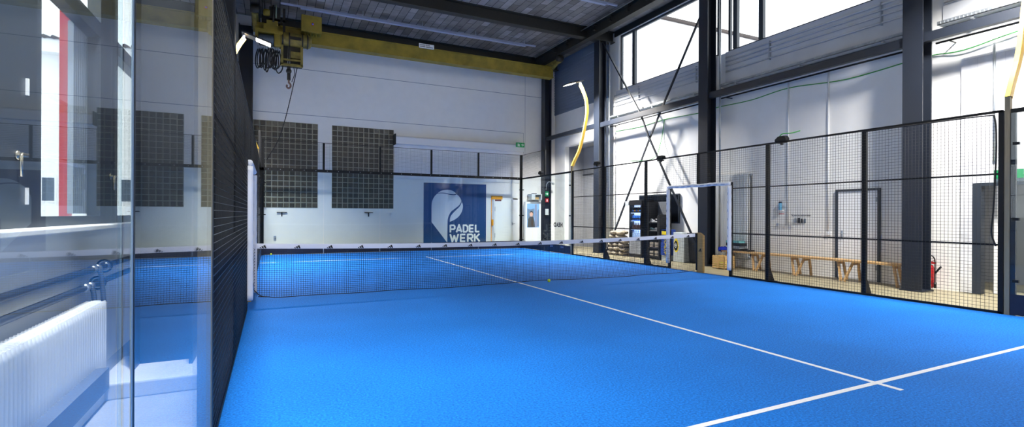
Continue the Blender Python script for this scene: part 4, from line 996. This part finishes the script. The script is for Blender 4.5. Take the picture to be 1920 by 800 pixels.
for side, x in (('left', .0), ('right', 10.0)):
    s = 1 if side == 'right' else -1
    p = thing('net_post', (x, -.1, 0), 'wooden net post with slanted top at the right end of the net' if s > 0 else 'wooden net post at the left end of the net by the mesh', 'post', 'net posts')
    b = MB(); b.prism([(0, 0), (-.2, 0), (-.2, .93), (-.08, 1.0), (0, 1.0)], lambda u, v, k: (x+k*s, u, v), -.02, .05); b.build('post_board', M['ply'], p)
    b = MB(); b.box(x-.03*s, x-.021*s, -.03, .02, .05, .98); b.build('steel_strip', M['black'], p)
    b = MB()
    for (bx0, bx1, h) in ((-.052, -.022, .030), (-.022, .014, .060), (.012, .050, .09)):
        b.prism([(bx0+.018, 0), (bx1, 0), (bx1-.012-h*.15, h), (bx0+.004-h*.30, h*.72)], lambda u, v, kk: (x-(.0205+kk)*s, -.115-u*s if s > 0 else -.115+u, .52+v), 0, .001)
    b.build('logo', M['ink'], p)
b = MB(); n = 14
b.box(.055, .10, -.004, .004, .12, .86); sb = b.build('side_tape', M['tape'], t)
b = MB()
for k in range(n): z = .16+k*.05; b.tube([(.03, -.01, z), (.07, -.012, z+.025), (.03, -.01, z+.05)], .004, 5)
b.build('lacing', M['netcord'], sb)

# lamps ---------------------------------------------------------------
def court_lamp(side, y, lab):
    s = 1 if side == 'right' else -1; X = CW if s > 0 else 0.0
    t = thing('court_lamp', (X+.035*s, y, 0), lab, 'court lamp', 'curved court lamps')
    b = MB(); b.box(X, X+.07*s, y-.03, y+.03, 0, 3.2); b.build('pole', M['plyraw'], t)
    arc = smooth_path([(X+s*d, y, z) for d, z in ((.035, 3.18), (.14, 3.40), (.36, 3.84), (.54, 4.52), (.635, 4.98), (.665, 5.25), (.625, 5.62), (.53, 5.87), (.37, 6.16))], 5)
    b = MB(); b.sweep_rect(arc, (0, 1, 0), .06, .10); b.build('curved_arm', M['arcyel'], t)
    b = MB(); b.bar((X+s*.40, y, 6.10), (X+s*.36, y, 6.30), .08, .05); b.build('hinge', M['steel'], t)
    a, c = Vector((X+s*.42, y, 6.29)), Vector((X-s*.30, y, 6.07))
    h = MB(); h.bar(a, c, .34, .035); hd = h.build('lamp_head', M['steel'], t)
    d = (c-a).normalized(); nn = Vector((d.z*s, 0, -d.x*s)); nn = nn if nn.z < 0 else -nn
    b = MB(); b.bar(a+d*.36+nn*.022, c-d*.03+nn*.022, .29, .006); b.build('led_panel', M['lamp'], hd)
    b = MB()
    for q in (.25, .45, .65): b.bar(a+d*q*.8+Vector((0, -.15, .03)), a+d*q*.8+Vector((0, .15, .03)), .02, .03)
    b.build('cooling_fin', M['black'], hd)
    L = bpy.data.lights.new('court_lamp_light', 'AREA'); L.shape = 'RECTANGLE'; L.size = .28; L.size_y = .62; L.energy = LAMP_W*{(1, 6): .8, (1, -6): .5, (-1, 6): .75, (-1, -6): .45}[(s, y)]; L.spread = math.radians(132); L.color = (1, .975, .94)
    lo_ = bpy.data.objects.new('court_lamp_light', L); COL.objects.link(lo_)
    mid = (a+c)/2+nn*.04
    lo_.matrix_world = Matrix.Translation(mid) @ nn.to_track_quat('-Z', 'X').to_matrix().to_4x4()
    zq = -nn; yq = d; xq = yq.cross(zq)
    lo_.matrix_world = Matrix(((xq.x, yq.x, zq.x, mid.x), (xq.y, yq.y, zq.y, mid.y), (xq.z, yq.z, zq.z, mid.z), (0, 0, 0, 1)))
LAMP_W = 800
court_lamp('right', 6, 'yellow curved court lamp on wooden pole at the far right'); court_lamp('right', -6, 'yellow curved court lamp on wooden pole at the near right')
court_lamp('left', 6, 'yellow curved court lamp at the far left beside the crane hoist'); court_lamp('left', -6, 'court lamp on wooden pole behind the near left glass')

# small floodlights on the right fence top --------------------------------
for y, z, x, lab in ((-2.33, 3.03, 10.03, 'black floodlight on the fence top with a green cord, right of the gate'), (1.38, 3.0, 10.03, 'black floodlight on the fence top above the gate'), (4.7, 3.16, 10.2, 'black floodlight on the fence top in front of the far column'), (8.4, 3.1, 10.05, 'black floodlight on the rail in the far right corner')):
    t = thing('small_floodlight', (x, y, z-.03), lab, 'floodlight', 'small fence floodlights')
    b = MB(); b.prism([(-.13, -.02), (-.13, .03), (-.05, .09), (.10, .09), (.13, .04), (.13, -.02)], lambda u, v, k: (x+k, y-u, z+v), -.06, .07); b.build('housing', M['black'], t, bevel=.012)
    b = MB(); b.box(x-.05, x+.06, y-.08, y+.1, z-.055, z-.03); b.build('visor', M['black'], t)
    b = MB(); b.box(x-.02, x+.03, y-.02, y+.02, z-.09, z-.05); b.build('bracket', M['steel'], t)
b = MB(); b.tube(smooth_path([(10.0, -2.29, 3.11), (10.02, -2.36, 3.17), (10.1, -2.5, 3.17), (10.2, -2.63, 3.21)]), .012, 6); tag(b.build('green_cord', M['greencord']), 'short green cord end on the floodlight right of the gate', 'cord')
b = MB(); b.tube(smooth_path([(9.995, -4.0, 2.97), (9.99, -5.0, 2.965), (9.99, -5.75, 2.955), (9.99, -5.86, 2.9), (9.99, -5.88, 2.5), (9.985, -5.87, 2.0), (9.985, -5.85, 1.5), (9.985, -5.83, 1.2), (9.985, -5.88, 1.0)]), .011, 6); tag(b.build('black_cable', M['rubber']), 'black cable tied along the fence top and down the near end post', 'cable')

# ------------------------------------------------------------------ crane
t = thing('overhead_crane', (5.5, 9.4, 7.26), 'yellow overhead travelling crane bridge with hoist near the back wall', 'crane')
b = MB(); b.box(-.2, 11.1, 9.22, 9.58, 7.27, 7.31); b.box(-.2, 11.1, 9.26, 9.54, 7.31, 7.70); b.box(-.2, 11.1, 9.22, 9.58, 7.70, 7.74); b.build('bridge_girder', M['crane'], t)
for x in (10.98, -.19):
    b = MB(); b.box(x-.09, x+.09, 8.5, 10.3, 7.74, 7.88); b.bar((x, 9.1, 7.6), (x, 8.6, 7.78), .08, .08); cr = b.build('end_carriage', M['cranedk'], t)
    for y in (8.5, 10.1):
        b = MB(); b.lathe((x-.13, y, 7.885), [(.11, 0), (.13, .02), (.13, .24), (.11, .26)], 18, None, 'x'); b.build('wheel', M['craneblk'], cr)
b = MB(); b.box(5.26, 5.84, 9.19, 9.215, 7.70, 7.86); b.box(5.30, 5.80, 9.215, 9.3, 7.70, 7.74); np_ = b.build('name_plate', M['signwhite'], t)
text_part('lettering', 'HANS FEHR', M['ink'], np_, (5.29, 9.188, 7.785), (1, 0, 0), (0, 0, 1), .05, .001, .001, 1.05)
b = MB()
for a_, c_ in ((5.30, 5.50), (5.53, 5.80)): b.box(a_, c_, 9.185, 9.19, 7.735, 7.757)
b.build('small_print', M['frame'], np_)
# hoist
_before = set(o.name for o in t.children)
b = MB(); b.lathe((.55, 9.0, 7.43), [(.16, 0), (.20, .03), (.22, .06), (.22, .86), (.19, .92), (.12, .96)], 24, None, 'x'); dr = b.build('hoist_drum', M['cranedk'], t)
b = MB()
for x in (.60, .80, 1.20, 1.36): b.lathe((x, 9.0, 7.43), [(.235, 0), (.235, .04)], 24, None, 'x')
b.build('drum_band', M['craneblk'], dr)
b = MB(); b.box(.84, 1.18, 8.77, 8.8, 7.38, 7.48); b.build('drum_slot', M['craneblk'], dr)
b = MB(); b.box(1.18, 1.82, 8.85, 9.2, 7.74, 8.30); cb = b.build('control_box', M['crane'], t, bevel=.015)
b = MB(); b.cyl((1.53, 8.845, 8.02), (1.53, 8.85, 8.02), .045, 14, M['red']); b.cyl((1.53, 8.842, 8.02), (1.53, 8.846, 8.02), .028, 14, M['canblue']); b.build('round_sticker', None, cb)
b = MB()
for k in range(6): b.cyl((1.30+k*.09, 9.0, 7.65), (1.30+k*.09, 9.0, 7.74), .018, 8)
b.build('cable_gland', M['crane'], cb)
b = MB(); b.box(.58, 1.22, 9.0, 9.15, 6.55, 7.22, M['craneblk']); b.box(.56, 1.24, 8.86, 8.92, 6.52, 6.60); b.box(.56, .64, 8.86, 8.92, 6.55, 7.2); b.box(1.16, 1.24, 8.86, 8.92, 6.55, 7.2); b.box(.86, 1.16, 8.90, 8.99, 6.80, 7.02); b.box(.64, 1.16, 8.88, 8.92, 6.70, 6.76); fr = b.build('rope_guide_frame', M['cranedk'], t)
for p in fr.data.polygons[:6]: p.material_index = 1
b = MB(); b.lathe((-.10, 9.0, 7.30), [(.1, 0), (.19, .03), (.19, .44), (.17, .46)], 20, None, 'x'); mo = b.build('travel_motor', M['motor'], t)
b = MB(); b.box(-.16, .62, 8.78, 9.2, 7.50, 7.60); b.box(-.16, -.10, 8.78, 9.2, 7.3, 7.5); b.build('motor_cover', M['crane'], mo)
b = MB(); b.box(.36, .58, 8.8, 9.15, 7.1, 7.55); b.build('gear_housing', M['crane'], t, bevel=.04)
b = MB(); b.box(.14, .48, 8.9, 9.2, 7.60, 7.95); b.box(.05, .14, 8.9, 8.95, 7.6, 7.8); b.build('trolley_bracket', M['crane'], t)
b = MB(); b.lathe((.04, 8.95, 8.2), [(.07, 0), (.11, .02), (.11, .16), (.08, .2)], 16, None, 'x'); b.build('small_motor', M['crane'], t)
b = MB(); b.box(.22, .55, 8.95, 9.15, 7.9, 8.42); b.box(.62, .70, 8.95, 9.05, 7.55, 8.42); b.box(.22, .70, 8.95, 9.05, 7.95, 8.03); b.cyl((.34, 8.9, 7.9), (.34, 8.9, 8.45), .03, 8); b.build('trolley_frame', M['craneblk'], t)
b = MB(); b.cyl((.42, 8.9, 8.05), (.42, 8.9, 8.48), .025, 8); b.build('trolley_rod', mat('pale_green_metal', (120, 130, 110), .5), t)
rg = random.Random(11)
for k in range(13):
    x = -.10+k*.052; w = rg.uniform(.05, .11); d = rg.uniform(.52, .74); y = 8.95+rg.uniform(-.12, .08); z0 = 7.02
    b = MB(); lp = [(x, y, z0), (x-w*.8, y, z0-d*.35), (x-w, y+.03, z0-d*.75), (x-w*.3, y+.03, z0-d), (x+w*.7, y+.02, z0-d*.85), (x+w, y, z0-d*.5), (x+w*.5, y, z0-.02)]
    b.tube(smooth_path(lp, 5), .02, 6); b.build('cable_loop', M['rubber'], t)
b = MB()
for k in range(12): x = -.1+k*.055; b.box(x-.014, x+.014, 8.86, 9.0, 6.98, 7.08)
b.build('loop_clip', M['galv'], t)
b = MB(); b.cyl((.78, 9.0, 7.25), (.78, 9.0, 6.42), .010, 6); b.cyl((.84, 9.0, 7.25), (.84, 9.0, 6.42), .010, 6); b.build('hoist_rope', M['galv'], t)
b = MB(); b.lathe((.81, 8.96, 6.38), [(.05, -.02), (.085, 0), (.085, .08), (.05, .10)], 18, None, 'y'); b.box(.755, .865, 8.96, 9.04, 6.08, 6.55); hb = b.build('hook_block', M['craneblk'], t, bevel=.01)
b = MB(); b.cyl((.81, 9.0, 6.1), (.81, 9.0, 5.98), .03, 10); b.tube(smooth_path([(.81, 9.0, 6.0), (.86, 9.0, 5.94), (.86, 9.0, 5.86), (.80, 9.0, 5.81), (.75, 9.0, 5.86), (.76, 9.0, 5.92)], 5), [.03]*26, 8); b.build('hook', mat('hook_rust', (110, 84, 76), .5), hb)
b = MB(); b.tube(smooth_path([(1.1, 8.95, 6.6), (1.05, 8.95, 6.7), (.95, 8.95, 6.62), (.98, 8.95, 6.3), (.9, 8.97, 6.02)]), .012, 6); b.build('limit_cable', M['rubber'], t)
for _c in t.children:
    if _c.name not in _before: _c.location.z -= .2
b = MB(); b.tube(smooth_path([(1.12, 9.05, 6.62), (.98, 9.2, 5.9), (.86, 9.4, 5.3), (.70, 9.6, 4.6), (.50, 9.8, 3.95), (.16, 9.97, 3.3)]), .016, 6); tag(b.build('pendant_cable', M['rubber']), 'black pendant cable running from the hoist to the back left fence corner', 'cable')

# ceiling lights -----------------------------------------------------
for i, (y, z, x0, x1, lab) in enumerate(((8.72, 8.22, .55, 9.95, 'long unlit strip light under the ceiling nearest the back wall'), (3.95, 8.22, 1.0, 10.45, 'long unlit strip light under the ceiling over the far court half'), (-1.3, 8.22, 1.0, 10.4, 'long unlit strip light under the ceiling over the near court half'))):
    t = thing('strip_light', ((x0+x1)/2, y, z), lab, 'ceiling light', 'ceiling strip lights')
    b = MB(); b.box(x0, x1, y-.035, y+.035, z+.05, z+.10); b.build('trunking', M['lightwh'], t)
    b = MB(); b.box(x0+.6, x1-.45, y-.06, y+.06, z, z+.05); b.build('diffuser', M['lightwh'], t)
    b = MB()
    for k in range(5): x = x0+.5+k*(x1-x0-1)/4; b.cyl((x, y, z+.1), (x, y, ZC), .008, 6)
    b.build('suspension', M['galv'], t)

# ------------------------------------------------------------------ outside
b = MB(); b.box(XR+.4, 60, 12.4, 13.0, -.3, 12.4); o = b.build('neighbour_building', M['outbrick']); tag(o, 'white brick neighbouring building seen through the high right windows', 'building')
b = MB(); b.box(XR+.4, 60, 12.2, 13.0, 12.4, 12.55); r_ = b.build('roof_edge', M['roof'], o)
b = MB(); b.cyl((17.9, 12.32, 0), (17.9, 12.32, 12.3), .06, 10); b.build('downpipe', M['galv'], o)
t = thing('white_house', (-12, 20, 0), 'white house with dark tiled roof edge outside the left window', 'building')
b = MB(); b.box(-30, -1.6, 20.5, 24, -.3, 8.6); b.build('facade', M['wall'], t)
b = MB(); b.box(-30.3, -1.6, 19.9, 24, 8.6, 9.2); b.build('eave', M['whitept'], t)
b = MB(); b.prism([(19.8, 9.2), (24, 9.2), (24, 9.6)], lambda u, v, k: (k, u, v), -30.3, -1.6)
for k in range(90): b.cyl((-30.2+k*.32, 19.78, 9.24), (-30.2+k*.32, 20.4, 9.34), .09, 8)
b.build('roof', M['roof'], t)
for x in (-9.6, -7.9, -6.2):
    b = MB(); b.box(x, x+1.1, 20.46, 20.5, 1.9, 3.1); wf = b.build('window', M['whitept'], t); b = MB(); b.box(x+.08, x+.5, 20.44, 20.46, 1.98, 3.02); b.box(x+.6, x+1.02, 20.44, 20.46, 1.98, 3.02); b.build('pane', M['motor'], wf)
b = MB(); b.box(-1.985, -1.895, -1.6, -1.48, -.3, 6.2); tag(b.build('red_post', M['red']), 'red steel post standing outside the left window', 'post')
b = MB(); b.box(-40, XL-.3, YN-10, 40, -.5, -.3); b.box(15.3, 60, -30, 40, -.5, -.3); struct(b.build('ground', M['snow']))

# ------------------------------------------------------------------ light, camera, world
L = bpy.data.lights.new('side_room_fill_light', 'AREA'); L.size = .8; L.energy = 45; lr = bpy.data.objects.new('side_room_fill_light', L); COL.objects.link(lr); lr.location = (13.6, -6.6, 2.55)  # unseen fill light added to brighten the side room
def portal(loc, nrm, sx, sy):
    L = bpy.data.lights.new('sky_portal', 'AREA'); L.shape = 'RECTANGLE'; L.size = sx; L.size_y = sy; L.cycles.is_portal = True
    o = bpy.data.objects.new('sky_portal', L); COL.objects.link(o); z = -Vector(nrm); y = Vector((0, 0, 1)); x = y.cross(z)
    o.matrix_world = Matrix(((x.x, y.x, z.x, loc[0]), (x.y, y.y, z.y, loc[1]), (x.z, y.z, z.z, loc[2]), (0, 0, 0, 1)))
for a, c in ((1.39, 6.12), (-3.9, 1.05), (-9.13, -4.24)): portal((XR+.18, (a+c)/2, 7.22), (-1, 0, 0), c-a, 2.1)
portal((XR+.18, -11.3, 7.22), (-1, 0, 0), 4, 2.1)
portal((XL-.2, -5.95, 3.25), (1, 0, 0), 8.5, 3.9); portal((5.6, YN-.1, 6.0), (0, 1, 0), 13.5, 1.6)
w = bpy.data.worlds.new('world'); SC.world = w; w.use_nodes = True
bg = w.node_tree.nodes['Background']; bg.inputs['Color'].default_value = (.96, .98, 1, 1); bg.inputs['Strength'].default_value = 2.9

cam = bpy.data.cameras.new('camera'); co = bpy.data.objects.new('camera', cam); COL.objects.link(co); SC.camera = co
cam.sensor_width = 36; cam.lens = 946.3004/1920*36; cam.shift_x = -13.72/1920; cam.shift_y = 1.88/1920; cam.clip_start = .02; cam.clip_end = 300
yaw, roll = .4559907, -.0042349
R = Matrix.Rotation(-yaw, 4, 'Z') @ Matrix.Rotation(PI/2, 4, 'X') @ Matrix.Rotation(-roll, 4, 'Z')
co.matrix_world = Matrix.Translation((.31836, -9.49773, 1.43852)) @ R
SC.view_settings.view_transform = 'Standard'; SC.view_settings.look = 'None'; SC.view_settings.exposure = 0.42; SC.view_settings.gamma = 1.0
SC.cycles.max_bounces = 10; SC.cycles.transparent_max_bounces = 24; SC.cycles.diffuse_bounces = 4; SC.cycles.glossy_bounces = 4
SC.cycles.use_denoising = True; SC.cycles.sample_clamp_indirect = 6.0
